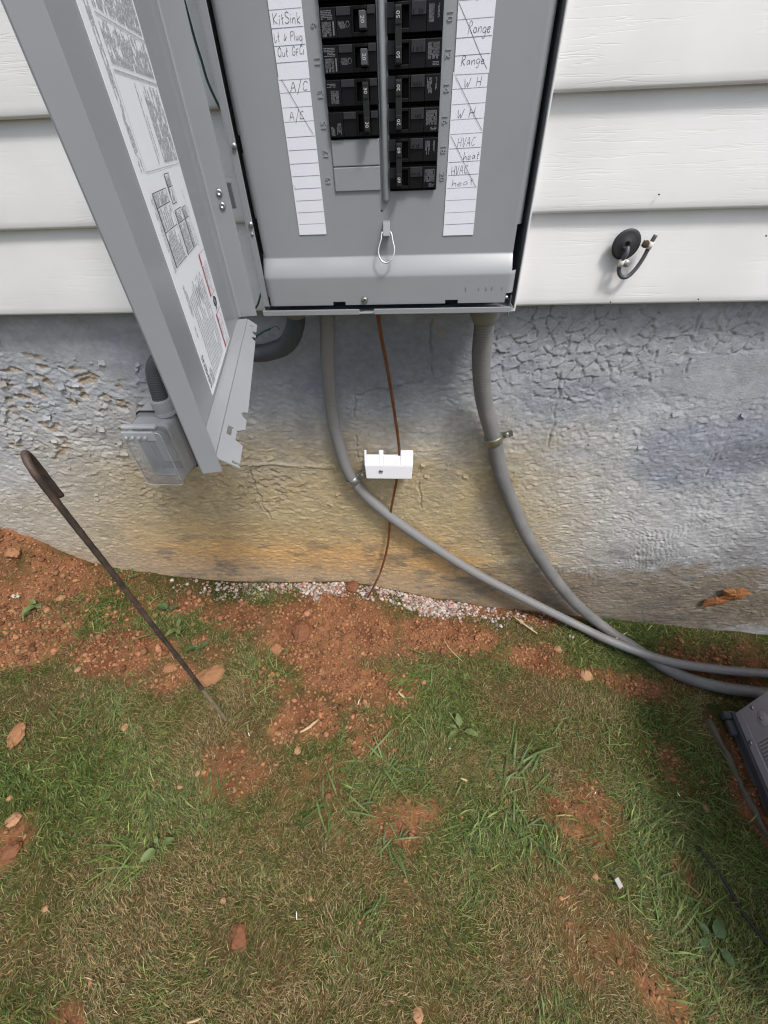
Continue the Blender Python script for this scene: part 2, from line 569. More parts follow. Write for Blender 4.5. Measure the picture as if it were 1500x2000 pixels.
# ------------------------------------------------------------------ ground
BLOBS = [(-.86, -.14, .22, .10, .5), (-1.15, -.16, .2, .12, .75), (-.60, -.08, .2, .05, .62), (-.55, -.22, .10, .08, .5), (.30, -.50, .25, .12, .34), (-.15, -.52, .2, .10, .40), (-1.005, -0.225, 0.158, 0.105, 1), (-0.733, -0.232, 0.146, 0.075, 1), (-0.981, -0.052, 0.241, 0.094, .72), (-1.281, 0.059, 0.25, 0.16, 1.2),
 (-0.18, -0.135, 0.243, 0.118, 1.15), (-0.092, -0.277, 0.163, 0.077, 1), (-0.218, -0.387, 0.088, 0.068, .9), (-0.054, -0.409, 0.099, 0.064, .75),
 (-0.479, -0.11, 0.16, 0.07, .8), (0.147, -0.102, 0.192, 0.081, .95), (0.416, -0.15, 0.173, 0.055, .75), (0.647, -0.181, 0.174, 0.049, .8),
 (-0.338, -0.491, 0.10, 0.065, .80), (0.024, -0.561, 0.10, 0.065, .80), (0.451, -0.526, 0.15, 0.085, .80), (0.386, -0.634, 0.13, 0.08, .52),
 (0.502, -0.786, 0.07, 0.045, .72), (0.393, -0.715, 0.13, 0.08, .50), (-0.762, -0.646, 0.037, 0.062, .9), (-0.259, -0.753, 0.018, 0.019, .8),
 (-0.531, -0.859, 0.034, 0.02, .9), (0.714, -0.391, 0.08, 0.10, .62), (0.648, -0.592, 0.06, 0.06, .60), (-.10, -.62, .30, .12, .30), (.10, -.78, .4, .12, .28), (0.335, 0.015, 0.26, 0.05, .7),
 (0.377, -0.768, 0.078, 0.032, .45), (-0.376, -0.837, 0.052, 0.023, .3), (0.98, -0.1, 0.25, 0.12, .7), (-0.33, -0.30, 0.12, 0.05, .55),
 (-1.5, -0.3, 0.25, 0.2, .9), (-0.60, -0.30, 0.09, 0.05, .7), (0.90, -0.45, 0.05, 0.22, .9)]
def bare(x, y):
    wx = x + 0.09 * (fbm(x * 9, y * 9, 4, 31) - 0.5)
    wy = y + 0.09 * (fbm(x * 9, y * 9, 4, 47) - 0.5)
    m = np.zeros(np.shape(x))
    for bx, by, rx, ry, a in BLOBS:
        d2 = ((wx - bx) / (rx * 0.95)) ** 2 + ((wy - by) / (ry * 0.95)) ** 2
        m = np.maximum(m, a * np.exp(-d2 ** 1.5 * 0.8))
    m = m + 0.75 * (fbm(x * 22, y * 22, 5, 9, .6) - 0.5)
    return sstep(0.18, 0.85, m)

GX = [-60, -3, -1.3, -.85, -.62, -.12, .17, .37, .71, .88, 1.23, 3, 60]
GZ = [.10, .10, .055, .048, .004, .0, -.064, -.098, -.145, -.168, -.215, -.30, -.4]
def ground_z(x, y, fine=True):
    z = np.interp(x, GX, GZ)
    z = (z + np.interp(x - .08, GX, GZ) + np.interp(x + .08, GX, GZ)) / 3
    d = np.clip(-y, 0, 3)
    z = z - 0.012 * np.minimum(d, 1.5)
    z = z - 0.12 * np.clip(-y, 0, .32) * sstep(.4, .9, x)
    z = z + 0.175 * np.exp(-(((x + 1.22) / .20) ** 2 + ((y - .03) / .115) ** 2) ** 1.2)          # heap of spoil against the wall
    z = z + 0.022 * np.exp(-(((x + .17) / .22) ** 2 + ((y + .03) / .12) ** 2))
    z = z + 0.020 * np.exp(-(((x + .73) / .13) ** 2 + ((y + .235) / .06) ** 2))
    z = z + 0.018 * np.exp(-(((x + 1.0) / .15) ** 2 + ((y + .22) / .08) ** 2))
    if fine:
        heap = np.exp(-(((x + 1.15) / .28) ** 2 + ((y - .0) / .20) ** 2))
        z = z + heap * (.055 * (fbm(x * 15, y * 15, 5, 311, .6) - .5) + .022 * (fbm(x * 55, y * 55, 3, 313) - .5))
        near = np.exp(-np.clip(np.hypot(x, y + .4) - 1.6, 0, 50))
        b = bare(x, y)
        z = z + near * (0.016 * (fbm(x * 7, y * 7, 4, 3) - 0.5) + b * 0.026 * (fbm(x * 26, y * 26, 4, 5) - 0.5)
                        + b * 0.011 * (fbm(x * 90, y * 90, 3, 15) - 0.5))
    return z
def gz(x, y):
    return float(ground_z(np.array([x]), np.array([y]))[0])

def axis(lo, hi, step, far, n=22):
    core = np.arange(lo, hi, step)
    g = np.geomspace(step * 2, far, n)
    return np.concatenate([(lo - g)[::-1], core, core[-1] + g])
gx = axis(-1.55, 1.45, 0.0058, 60)
gy = np.concatenate([(-1.15 - np.geomspace(.012, 60, 22))[::-1], np.arange(-1.15, 0.09, 0.0058), [0.12, .3, 1, 4, 15, 60]])
X, Y = np.meshgrid(gx, gy)
Zg = ground_z(X, Y)
B = bare(X, Y)
n1 = fbm(X * 14, Y * 14, 5, 21)
n2 = fbm(X * 60, Y * 60, 4, 22)
soil_hi = np.array([0.310, 0.145, 0.070])
soil_lo = np.array([0.135, 0.052, 0.026])
thatch_shaded = np.array([0.070, 0.050, 0.020])  # thatch and moss tones darkened to paint the shade between blades
moss_shaded = np.array([0.036, 0.048, 0.010])
t = np.clip(0.15 + 1.1 * (n1 - .3) + .5 * (n2 - .5), 0, 1)[..., None]
soil = soil_lo * (1 - t) + soil_hi * t
k = sstep(.35, .65, n1 * .6 + n2 * .4)[..., None]
turf = thatch_shaded * (1 - k) + moss_shaded * k
colr = turf * (1 - B[..., None]) + soil * B[..., None]
g_o = obj('ground', grid_mesh('ground', X, Y, Zg, colr), M['soil'], smooth=True)
tag(g_o, 'sloping yard of red clay soil and worn turf below the foundation', 'ground', kind='structure')

# ------------------------------------------------------------------ house: foundation and siding
house = empty('house', (0, 0.03, 0.0))
tag(house, 'house wall with white lap siding above a peeling grey painted foundation', 'house')

def H_(pts):
    return [(a, b) for a, b in pts]
CRACKS = [[(0.07, 0.791), (0.071, 0.74), (0.07, 0.679), (0.052, 0.671), (0.001, 0.663), (-0.052, 0.652), (-0.078, 0.638), (-0.089, 0.574), (-0.09, 0.477)],
 [(0.342, 0.804), (0.319, 0.774), (0.325, 0.719), (0.329, 0.656), (0.337, 0.575), (0.339, 0.509), (0.342, 0.467)],
 [(0.484, 0.727), (0.497, 0.677), (0.504, 0.634)], [(0.524, 0.797), (0.535, 0.754), (0.55, 0.726), (0.561, 0.676)],
 [(0.059, 0.456), (0.057, 0.385), (0.068, 0.333)], [(-0.353, 0.452), (-0.358, 0.378), (-0.341, 0.278)], [(0.70, 0.50), (0.705, 0.44), (0.69, 0.40)]]
RIDGE = [(-0.46, 0.463), (-0.414, 0.462), (-0.311, 0.466), (-0.212, 0.461), (-0.138, 0.456)]

def blob(x, z, cx, cz, rx, rz, p=1.0):
    return np.exp(-((((x - cx) / rx) ** 2 + ((z - cz) / rz) ** 2) ** p))

fx = np.concatenate([np.linspace(-4, -1.35, 30)[:-1], np.arange(-1.35, 1.38, 0.0022), np.linspace(1.4, 4, 30)])
fz = np.concatenate([np.arange(-0.30, 0.86, 0.0022)])
X, Z = np.meshgrid(fx, fz)
wxx = X + 0.020 * (fbm(X * 30, Z * 30, 3, 61) - .5)
wzz = Z + 0.020 * (fbm(X * 30, Z * 30, 3, 67) - .5)
nlow = fbm(X * 3.5, Z * 3.5, 4, 71)
nmid = fbm(X * 16, Z * 22, 4, 73)
nfin = fbm(X * 70, Z * 95, 4, 75)
# zones (weathering), ragged by noise
rag = 0.35 * (fbm(X * 9, Z * 9, 4, 81) - .5)
z_big = sstep(.45, .62, blob(X, Z, .34, .735, .24, .12, 1.5) + rag)                 # large cracked plates, right of the cabinet
z_big = np.maximum(z_big, 0.8 * sstep(.45, .62, blob(X, Z, .62, .77, .10, .06, 1.3) + rag))
z_peel = sstep(.40, .60, blob(X, Z, -.80, .60, .34, .15, 1.3) + rag)                # curling paint, left
z_peel = np.maximum(z_peel, .75 * sstep(.42, .62, blob(X, Z, -.50, .40, .30, .13, 1.2) + rag))
z_scale = sstep(.38, .62, blob(X, Z, .55, .50, .48, .22, 1.6) + rag)                # small scales, right
z_scale = np.maximum(z_scale, .8 * sstep(.45, .7, blob(X, Z, .15, .36, .35, .16, 1.4) + rag))
z_smooth = sstep(.45, .65, blob(X, Z, -.35, .76, .55, .11, 1.6) + .6 * rag)
z_patch = sstep(.5, .6, blob(X, Z, .66, .68, .17, .055, 1.6) + .5 * rag)
z_low = sstep(0.02, -0.06, Z - np.interp(X, GX, GZ) - 0.075 + .1 * (nlow - .5))     # bare trowelled band along the ground
z_scale = z_scale * (1 - z_patch)
z_swirl = blob(X, Z, .56, .25, .26, .20, 1.5)
# relief
wr = fbm(X * 60 + 3 * nmid, Z * 130, 4, 77)
rough = (1 - .75 * z_smooth) * (1 - .8 * z_patch)
Hh = 0.0070 * (nlow - .5) + 0.0022 * (nmid - .5) * rough + 0.0018 * (nfin - .5) * rough + 0.0010 * (wr - .5) * rough * (1 - .5 * z_low) * (1 - .8 * z_scale) + 0.0010 * (fbm(X * 150, Z * 170, 2, 79) - .5) * rough
wx3 = X + .030 * (fbm(X * 24, Z * 24, 4, 261, .6) - .5)
wz3 = Z + .030 * (fbm(X * 24, Z * 24, 4, 267, .6) - .5)
f1, f2, bx, by, br = voronoi(wx3 / 0.027, wz3 / 0.022, 5, 1.0)
e = f2 - f1
keep = (vnoise(X * 45, Z * 45, 201) > .40)                      # cracks break off and start again
gap = sstep(.075, .015, e) * sstep(.42, .52, fbm(X * 24, Z * 24, 4, 203, .6))
lift = sstep(.40, .06, e)
ang = br * 6.28
Hh = Hh + z_big * (-0.0026 * gap + 0.0006 * lift * (1 - gap) * br + 0.0012 * (bx * np.cos(ang) + by * np.sin(ang)) * (br > .45) - .0014 * by * (br > .7))
f1b, f2b, bxb, byb, brb = voronoi(wxx / 0.017, wzz / 0.0105, 15)
eb = f2b - f1b
gapb = sstep(.12, .03, eb)
missing = (brb > .78) * z_peel * sstep(.35, .55, nmid)
Hh = Hh + z_peel * (-0.0008 * gapb - .0038 * byb * (.08 + brb ** 2) + .0016 * bxb * (brb - .5)) - .0030 * missing
f1c, f2c, bxc, byc, brc = voronoi(wxx / 0.0120, wzz / 0.0105, 25)
ec = f2c - f1c
Hh = Hh + z_scale * (-.0006 * sstep(.15, .03, ec) - .0022 * byc * (.02 + brc ** 3) + .0015 * bxc * (np.modf(brc * 7.3)[0] - .5))
f1d, f2d, bxd, byd, brd = voronoi(wxx / 0.018, wzz / 0.0090, 35)
rest = np.clip(1 - z_big - z_peel - z_scale - z_patch, 0, 1) * (1 - .6 * z_low) * (1 - .85 * z_smooth)
Hh = Hh + rest * (-.0024 * byd * (brd > .74) * brd + .0004 * bxd * (brd - .5))
rr = np.hypot(X - .50 + .03 * nmid, (Z - .10) + .02 * nfin)
Hh = Hh + z_swirl * 0.0009 * np.sin(2 * pi * rr / 0.0105 + 7 * nmid + 2 * nfin) * sstep(.38, .62, fbm(X * 16, Z * 16, 3, 91))
Hh = Hh + 0.0016 * z_low * (fbm(X * 12, Z * 110, 3, 95) - .5)
cr = np.full(X.shape, 9.0)
wx2 = X + .018 * (fbm(X * 45, Z * 45, 4, 101) - .5)
wz2 = Z + .018 * (fbm(X * 45, Z * 45, 4, 103) - .5)
for P in CRACKS:
    cr = np.minimum(cr, polydist(wx2, wz2, P))
crk = sstep(.30, .50, fbm(X * 40, Z * 40, 3, 205))
Hh = Hh - 0.0022 * crk * sstep(.0022, .0005, cr) + .0010 * crk * sstep(.010, .003, cr) * sstep(.002, .004, cr)
rd = polydist(wx2, wz2, RIDGE)
Hh = Hh + .0028 * sstep(.006, .001, rd)
# the foot of the wall flares out a little
Hh = Hh + 0.012 * sstep(.10, -.08, Z - np.interp(X, GX, GZ))
# colour of paint, stain and bare masonry
grey = np.array([.405, .41, .42]); pale = np.array([.56, .56, .56]); blue = np.array([.235, .258, .305]); tan = np.array([.43, .345, .195])
orange = np.array([.56, .335, .135]); brown = np.array([.215, .165, .105]); mason = np.array([.30, .235, .165]); mudc = np.array([.36, .27, .18])
C = np.ones(X.shape + (3,)) * grey
def mixin(C, col, k):
    k = np.clip(k, 0, 1)[..., None]
    return C * (1 - k) + col * k
rag2 = 1.1 * (fbm(X * 6, Z * 9, 6, 83, .62) - .5)
rag3 = 1.5 * (fbm(X * 14, Z * 20, 6, 85, .68) - .5)
C = mixin(C, pale, sstep(.42, .72, nlow + .5 * (nmid - .5) + .3 * rag3) * .62)
C = mixin(C, pale, .7 * sstep(.4, .8, blob(X, Z, -.85, .62, .4, .16) + rag3))
C = mixin(C, pale, .6 * sstep(.4, .8, blob(X, Z, .50, .30, .4, .16) + rag3))
C = mixin(C, blue, .50 * sstep(.44, .70, Z + .22 * rag2))
C = mixin(C, blue, .70 * sstep(.35, .85, blob(X, Z, .70, .50, .26, .13) + rag2 + .3 * rag3))
C = mixin(C, blue, .55 * sstep(.40, .85, blob(X, Z, -.02, .73, .32, .10) + rag2 + .3 * rag3))
C = mixin(C, blue, .50 * sstep(.45, .85, blob(X, Z, -.50, .70, .14, .11) + rag2 + .3 * rag3))
C = mixin(C, blue, .40 * sstep(.45, .85, blob(X, Z, .36, .64, .16, .05) + rag2 + .3 * rag3))
win = sstep(-1.05, -.50, X + .12 * rag2) * sstep(.55, .22, X + .10 * rag2)
C = mixin(C, tan, .92 * win * sstep(.64, .40, Z + .16 * rag2 + .05 * rag3))
C = mixin(C, tan, .55 * sstep(-1.5, -.95, X) * sstep(.50, .22, Z + .2 * rag2) * sstep(.75, .3, X))
ow = sstep(-.98, -.60, X + .15 * rag2) * sstep(.34, .10, X + .10 * rag2)
C = mixin(C, orange, .62 * ow * sstep(.34, .12, Z + .10 * rag2 + .05 * rag3))
og = blob(X, Z, -.16, .12, .62, .10, 1.2) + 1.8 * (fbm(X * 9, Z * 22, 6, 111, .65) - .54)
C = mixin(C, np.array([.62, .37, .15]), .55 * sstep(.35, .95, og))
# soft dark patches at set spots, edges broken by noise
for cx, cz, rx_, rz_, k_ in ((.02, .70, .16, .10, .5), (-.47, .70, .06, .12, .45), (.80, .50, .14, .05, .6), (.13, .50, .05, .14, .35), (.24, .30, .06, .16, .30), (-.20, .55, .03, .12, .22), (1.10, .25, .20, .2, .5)):
    C = mixin(C, np.array([.16, .17, .19]), k_ * sstep(.25, .95, blob(X, Z, cx, cz, rx_, rz_) + .5 * rag2))
low = sstep(.155, .03, Z - np.interp(X, GX, GZ) + .05 * rag2 + .04 * rag3)
C = mixin(C, mudc, .80 * low * sstep(.50, .0, X))
C = mixin(C, brown, .82 * sstep(.34, .80, blob(X, Z, .72, -.06, .75, .21, 1.4) + .7 * rag2 + .5 * rag3))
dk = fbm(X * 13, Z * 30, 6, 121, .62)
C = mixin(C, np.array([.135, .13, .115]), .60 * sstep(.55, .68, dk) * sstep(.32, .10, Z))
C = mixin(C, np.array([.22, .21, .19]), .20 * sstep(.56, .70, fbm(X * 30, Z * 40, 5, 127, .65)))
C = mixin(C, mason, .85 * missing)
C = mixin(C, mason, .55 * z_big * gap * (br > .6))
C = mixin(C, np.array([.22, .21, .20]), .35 * z_big * gap)
C = mixin(C, np.array([.18, .17, .16]), .5 * crk * sstep(.0020, .0005, cr))
C = C * (1 + .10 * z_scale * (brc - .5) + .16 * z_peel * (brb - .5) + .06 * rest * (brd - .5))[..., None]
C = C * (0.88 + .24 * fbm(X * 150, Z * 170, 3, 129))[..., None]
C = C * (0.90 + .20 * nfin)[..., None]
fo = obj('foundation_wall', grid_mesh('foundation_wall', X, -Hh, Z, C), M['foundation'], house, smooth=True)
fo['label'] = 'grey painted masonry foundation, peeling, stained tan and orange low down'

# curled paint flakes standing off the foundation, left of and below the outlet and among the big plates
fl_v, fl_l, fl_c = [], [], []
def flake(x, z, s, curl, rot, col):
    n = 4
    b = len(fl_v)
    hh = float(np.interp(x, fx, Hh[np.argmin(abs(fz - z))]))
    for j in range(n):
        for i in range(n):
            u = (i / (n - 1) - .5) * s * (1.5 + .2 * random.random()) + random.uniform(-.16, .16) * s
            w = (j / (n - 1) - .5) * s + random.uniform(-.16, .16) * s
            y = -hh - .0008 - curl * s * max(0, .5 - (w / s)) ** 1.7 * 1.1
            fl_v.append((x + u * cos(rot) - w * sin(rot), y, z + u * sin(rot) + w * cos(rot)))
            fl_c.append(col)
    for j in range(n - 1):
        for i in range(n - 1):
            fl_l.append((b + j * n + i, b + j * n + i + 1, b + (j + 1) * n + i + 1, b + (j + 1) * n + i))
for k in range(210):
    q = random.random()
    if q < .60:
        x, z = random.gauss(-.80, .20), random.gauss(.60, .075)
    elif q < .88:
        x, z = random.gauss(-.40, .26), random.gauss(.40, .07)
    else:
        x, z = random.gauss(.45, .25), random.gauss(.60, .10)
    if not (-1.3 < x < 1.2 and .2 < z < .80):
        continue
    c_ = C[np.argmin(abs(fz - z)), np.argmin(abs(fx - x))]
    flake(x, z, random.choice([.004, .005, .006, .007, .008, .010]) * random.uniform(.7, 1.2), random.uniform(.15, .45), random.gauss(0, .4), c_ * random.uniform(.90, 1.02))
fa = np.array(fl_l)
fo2 = obj('paint_flakes', np_mesh('paint_flakes', np.array(fl_v), fa.ravel(), np.arange(len(fa)) * 4, np.full(len(fa), 4), np.array(fl_c)), M['foundation'], house)
tag(fo2, kind='stuff')

# lap siding: one course after another, each its own panel
EXPO = 0.1262
prof = [(.018, .003), (.004, .0), (.0008, .0012), (.0, .004), (.0, .012), (.0035, .045), (.0085, .095), (.013, EXPO + .012)]
sx = np.linspace(-4, 4, 81)
for i in range(17):
    z0 = 0.82 + i * EXPO
    wob = np.array([0.0012 * math.sin(1.7 * x + i * 2.1) + .0008 * math.sin(4.1 * x + i) for x in sx])
    pv = np.array(prof)
    XX = np.tile(sx, (len(pv), 1))
    YY = pv[:, :1] - 0.03 + wob[None, :] * .6
    ZZ = pv[:, 1:] + z0 + wob[None, :] * .5 + 0 * XX
    me = grid_mesh('siding_panel', XX, YY, ZZ)
    obj('siding_panel', me, M['siding'], house, smooth=False)
# dark sheathing behind the siding keeps light out from above and behind
MB().box(-4, 4, .02, .20, -.35, 3.0).build('wall_core', M['pad'], house)
MB().box(.1965, .2060, -.042, -.024, .8165, 1.9).build('trim_strip', M['white_trim'], house, bevel=.0012)
for (x, z) in ((.3791, .9659), (.497, .828), (.36, .826), (.552, .913)):
    MB().lathe((x, -.0325, z), (0, -1, 0), [(0, .0011), (.0012, .0010)], 8).build('nail_hole', M['rubber'], house)

# ------------------------------------------------------------------ electrical panel
YF = -.098          # face of the dead front
panel = empty('electrical_panel', (0, 0, .85))
tag(panel, 'grey metal outdoor breaker panel with open door, mounted on white siding', 'breaker panel')
def P_(v):          # world to panel-local
    return [(a, b, c_ - .85) for a, b, c_ in v]
class PB(MB):
    def build(s, name, mat_, parent=None, **k):
        dz = .85 if parent is None or parent is panel else 0
        s.v = [(a, b, c_ - dz) for a, b, c_ in s.v]
        return MB.build(s, name, mat_, parent or panel, **k)
ZT = 1.56
e = PB()
e.box(-.187, -.1855, -.105, -.006, .85, ZT)               # left wall
e.box(.1815, .1830, -.105, -.006, .85, ZT)                # right wall
e.box(-.1855, -.1770, -.1052, -.1040, .858, ZT)           # left front return
e.box(-.1855, .1815, -.012, -.008, .8515, ZT)             # back
e.box(-.1850, .1810, -.1160, -.012, .8490, .8505)         # bottom
e.box(-.187, .183, -.105, -.006, ZT + .0005, ZT + .002)   # top
e.build('enclosure', M['grey_paint'], bevel=.0005)
b_ = PB(); b_.box(-.1853, -.0415, -.1180, -.1164, .8485, .8562); b_.build('bottom_lip', M['grey_paint'], bevel=.0012)
b_ = PB(); b_.box(-.0205, .1765, -.1180, -.1164, .8485, .8562); b_.build('bottom_lip', M['grey_paint'], bevel=.0012)
b_ = PB(); b_.box(-.160, .158, -.085, -.014, .853, ZT - .005); b_.build('interior_shade_block', M['rubber'])  # black block added to stand in for the shade deep inside the cabinet

# dead front: a pressed sheet with breaker openings, side bends, notches and a sloped ledge at the foot
xsd = sorted(set([-.1765, -.1755, -.1735, -.1700, -.165, -.12, -.064, -.006, .0057, .0625, .12, .166, .1700, .1735, .1752, .1762] + [-.150, .150, -.118, .1, -.1, -.062, -.080, .060, .082, .140]))
def dfz():
    z = [.8600, .8645, .872, .880, .8900] + [.8930, .8950, .8965, .8980, .9000, .9020, .9045, .9075, .9110, .9140, .9165, .9180, .9190, .9200, .9234, .9350, .950, .9643, .9700, .9885, 1.0, 1.030, 1.0385, 1.046]
    z += list(np.arange(1.07, ZT - .02, .03)) + [ZT - .01]
    return z
zsd = dfz()
def dfy(x, z):
    y = YF
    y = YF - .0135 * (1 - max(0.0, min(1.0, (z - .8960) / .0225)) ** 1.35) if z < .9185 else YF
    ed = max(0, abs(x) - .1690) / .0075
    return y + .0065 * min(1, ed) ** 2
def hole(x, z):
    if -.064 < x < -.006 and z > 1.0385: return True
    if .0057 < x < .0625 and z > .9885: return True
    if x < -.1725 and (.9234 < z < .9643 or 1.030 < z < 1.046): return True
    if x > .1705 and .9000 < z < .9500: return True
    if x > .166 and z < .872: return True
    if x < -.1735 and z < .872: return True
    if (-.080 < x < -.0622 or .082 < x < .100) and z < .8640: return True
    return False
v, f, idx = [], [], {}
for j, z in enumerate(zsd):
    for i, x in enumerate(xsd):
        idx[i, j] = len(v)
        v.append((x, dfy(x, z), z - .85))
for j in range(len(zsd) - 1):
    for i in range(len(xsd) - 1):
        if not hole((xsd[i] + xsd[i + 1]) / 2, (zsd[j] + zsd[j + 1]) / 2):
            f.append((idx[i, j], idx[i + 1, j], idx[i + 1, j + 1], idx[i, j + 1]))
me = mesh('dead_front', v, f)
dfo = obj('dead_front', me, M['grey_paint'], panel, smooth=True)
sm = dfo.modifiers.new('thick', 'SOLIDIFY')
sm.thickness = .0011
sm.offset = -1
bvm = dfo.modifiers.new('bevel', 'BEVEL'); bvm.width = .0008; bvm.segments = 2; bvm.limit_method = 'ANGLE'; bvm.angle_limit = radians(50)
wnm = dfo.modifiers.new('wn', 'WEIGHTED_NORMAL')
# centre rib between the two breaker columns
n = 10
rv, rf = [], []
for zz in [.9770, .9785, .981, 1.1, ZT - .02]:
    k = 0.35 if zz == .977 else (.8 if zz == .9785 else 1)
    for i in range(n):
        a = pi * i / (n - 1)
        rv.append((-.0002 - .0043 * k * cos(a), YF + .0004 - .0062 * k * sin(a), zz - .85))
for j in range(4):
    for i in range(n - 1):
        rf.append((j * n + i, j * n + i + 1, (j + 1) * n + i + 1, (j + 1) * n + i))
rf.append(tuple(range(n)))
obj('center_rib', mesh('center_rib', rv, rf), M['grey_paint'], panel, smooth=True)
# blank filler plates (left column, below the last breakers)
for z0, z1 in ((1.0142, 1.0380), (.9900, 1.0134)):
    b_ = PB()
    b_.box(-.0636, -.0064, YF - .0021, YF - .0003, z0, z1)
    b_.build('filler_plate', M['grey_paint'], bevel=.0016)
# screws, hasp and ring, lead seal tab
def screw(name, c_, ax, r, mat_, parent, slot=0.6, hexa=False):
    m_ = MB()
    m_.lathe(c_, ax, [(0, r * 1.15), (r * .3, r * 1.15), (r * .32, r * .92), (r * .9, r * .85), (r * 1.05, r * .6)], 14)
    o = m_.build(name, mat_, parent, smooth=False)
    ax = Vector(ax).normalized()
    e1 = Vector((cos(slot), 0, sin(slot)))
    e1 = (e1 - ax * e1.dot(ax)).normalized()
    e2 = ax.cross(e1)
    cc = Vector(c_) + ax * (r * 1.06)
    s = MB()
    s.quad(cc - e1 * r * .78 - e2 * r * .15, cc + e1 * r * .78 - e2 * r * .15, cc + e1 * r * .78 + e2 * r * .15, cc - e1 * r * .78 + e2 * r * .15)
    obj('slot', mesh('slot', s.v, s.f), M['rubber'], o)
    return o
screw('cover_screw', (-.0335, YF - .0132, .8672 - .85), (0, -1, 0), .0042, M['zinc'], panel, .55)
b_ = PB(); b_.hexa([(-.0050, YF - .010, .9425), (.0046, YF - .010, .9425), (.0046, YF - .0015, .9425), (-.0050, YF - .0015, .9425),
                    (-.0050, YF - .0042, .9555), (.0046, YF - .0042, .9555), (.0046, YF + .0008, .9590), (-.0050, YF + .0008, .9590)])
b_.build('hasp_tab', M['grey_paint'], bevel=.0012)
ring = [(-.0056, .9475), (-.0068, .9435), (-.0070, .9400), (-.0090, .9350), (-.0108, .9290), (-.0104, .9235), (-.0080, .9185), (-.0045, .9155), (-.0002, .9145),
        (.0042, .9160), (.0078, .9195), (.0100, .9245), (.0104, .9300), (.0088, .9360), (.0076, .9405), (.0070, .9440), (.0052, .9475)]
pts = spline([(x, YF - .0075 - (.9475 - z) * .42, z - .85) for x, z in ring], .0012)
MB().tube(pts, .00105, 8).build('wire_ring', M['wire_steel'], panel, smooth=True)
b_ = PB(); b_.lathe((-.0060, YF + .0002, .9690), (0, -1, 0), [(0, .0012), (.0003, .0012)], 8); b_.build('punch_mark', M['rubber'])
# raised circuit numbers
def emboss(body, x, z, size, rot, parent=panel, y=YF, mat_='grey_paint', name='raised_number'):
    me = text_mesh(body, size, .00055)
    o = obj(name, me, M[mat_], parent)
    o.location = (x, y - .00025, z - .85)
    o.rotation_euler = (0, -rot, 0)
    return o
for k, num in enumerate(['15', '13', '11', '9', '7', '5', '3', '1']):
    emboss(num, -.0705, 1.0512 + .0254 * k, .0088, radians(90))
emboss('17', -.0712, 1.0262, .0088, radians(90)); emboss('19', -.0715, 1.0010, .0088, radians(90))
for k, num in enumerate(['20', '18', '16', '14', '12', '10', '8', '6']):
    emboss(num, .0692, 1.0012 + .0254 * k, .0088, radians(-90))
for s_, x in (('2', .110), ('1', .128), ('3', .138), ('3', .146), ('1', .160)):
    emboss(s_, x, .8785, .0058, 0, y=YF - .0134, name='stamped_mark')

# hinge and side hardware (left)
b_ = PB(); b_.box(-.1985, -.1872, -.1235, -.1215, .9790, 1.0050); b_.build('hinge_plate', M['zinc'], bevel=.0004)
for z in (1.0375, .9600):
    b_ = PB(); b_.lathe((-.1795, -.1050, z), (.3, -1, 0), [(0, .0030), (.0022, .0030), (.0034, .0016)], 12); b_.build('side_screw', M['zinc'], smooth=True)
b_ = PB(); b_.lathe((-.1803, -.1050, .9490), (.3, -1, 0), [(0, .0022), (.0016, .0016)], 10); b_.build('side_rivet', M['grey_paint'], smooth=True)
# bent latch strap and screw (lower right corner)
b_ = PB(); b_.box(.1735, .1748, -.112, -.104, .8400, .8690); b_.build('latch_strap', M['zinc'], bevel=.0004)
b_ = PB(); b_.lathe((.1690, -.1080, .8662), (-.5, -.8, .2), [(0, .0026), (.0030, .0026), (.0045, .0014)], 10); b_.build('latch_screw', M['zinc'], smooth=True)

# paper circuit directory strips
LL = [1.139, 1.1266, 1.1143, 1.1023, 1.0794, 1.0676, 1.0557, 1.0426, 1.0309, 1.0185, 1.0066, .9944, .9823, .97, .9574]
RL = [1.125, 1.1127, 1.1004, 1.0758, 1.0637, 1.0513, 1.0392, 1.0266, 1.0144, 1.0022, .9897, .9777, .965, .9525]
def strip(x0, x1, zb_, lines, joint, sk):
    b_ = PB()
    b_.hexa([(x0 - .0012, YF - .0009, zb_), (x1, YF - .0009, zb_), (x1, YF - .0004, zb_), (x0 - .0012, YF - .0004, zb_),
             (x0, YF - .0009, joint), (x1 - .0006, YF - .0009, joint), (x1 - .0006, YF - .0004, joint), (x0, YF - .0004, joint)])
    o = b_.build('directory_strip', M['paper'])
    b2 = PB()
    b2.hexa([(x0 + .0010, YF - .0012, joint - .002), (x1 + .0002, YF - .0012, joint - .002), (x1 + .0002, YF - .0010, joint - .002), (x0 + .0010, YF - .0010, joint - .002),
             (x0 + .0016, YF - .0012, 1.42), (x1 + .0002, YF - .0012, 1.42), (x1 + .0002, YF - .0010, 1.42), (x0 + .0016, YF - .0010, 1.42)])
    o2 = b2.build('directory_strip', M['paper'])
    zz = list(lines) + [lines[0] + .0124 * k for k in range(1, 12)]
    for z in zz:
        t_ = .00016 if (int(z * 1000) % 2) else .00024
        y = YF - .00135 if z > joint - .002 else YF - .00105
        s = MB().quad((x0 + .0005, y, z - t_ - sk - .85), (x1 - .0005, y, z - t_ + sk - .85), (x1 - .0005, y, z + t_ + sk - .85), (x0 + .0005, y, z + t_ - sk - .85))
        s.build('ruled_line', M['rule_line'], o2 if z > joint - .002 else o)
    return o, o2
sL, sL2 = strip(-.1166, -.0812, .9455, LL, 1.0915, .0002)
sR, sR2 = strip(.0760, .1140, .9402, RL, 1.0885, .0003)
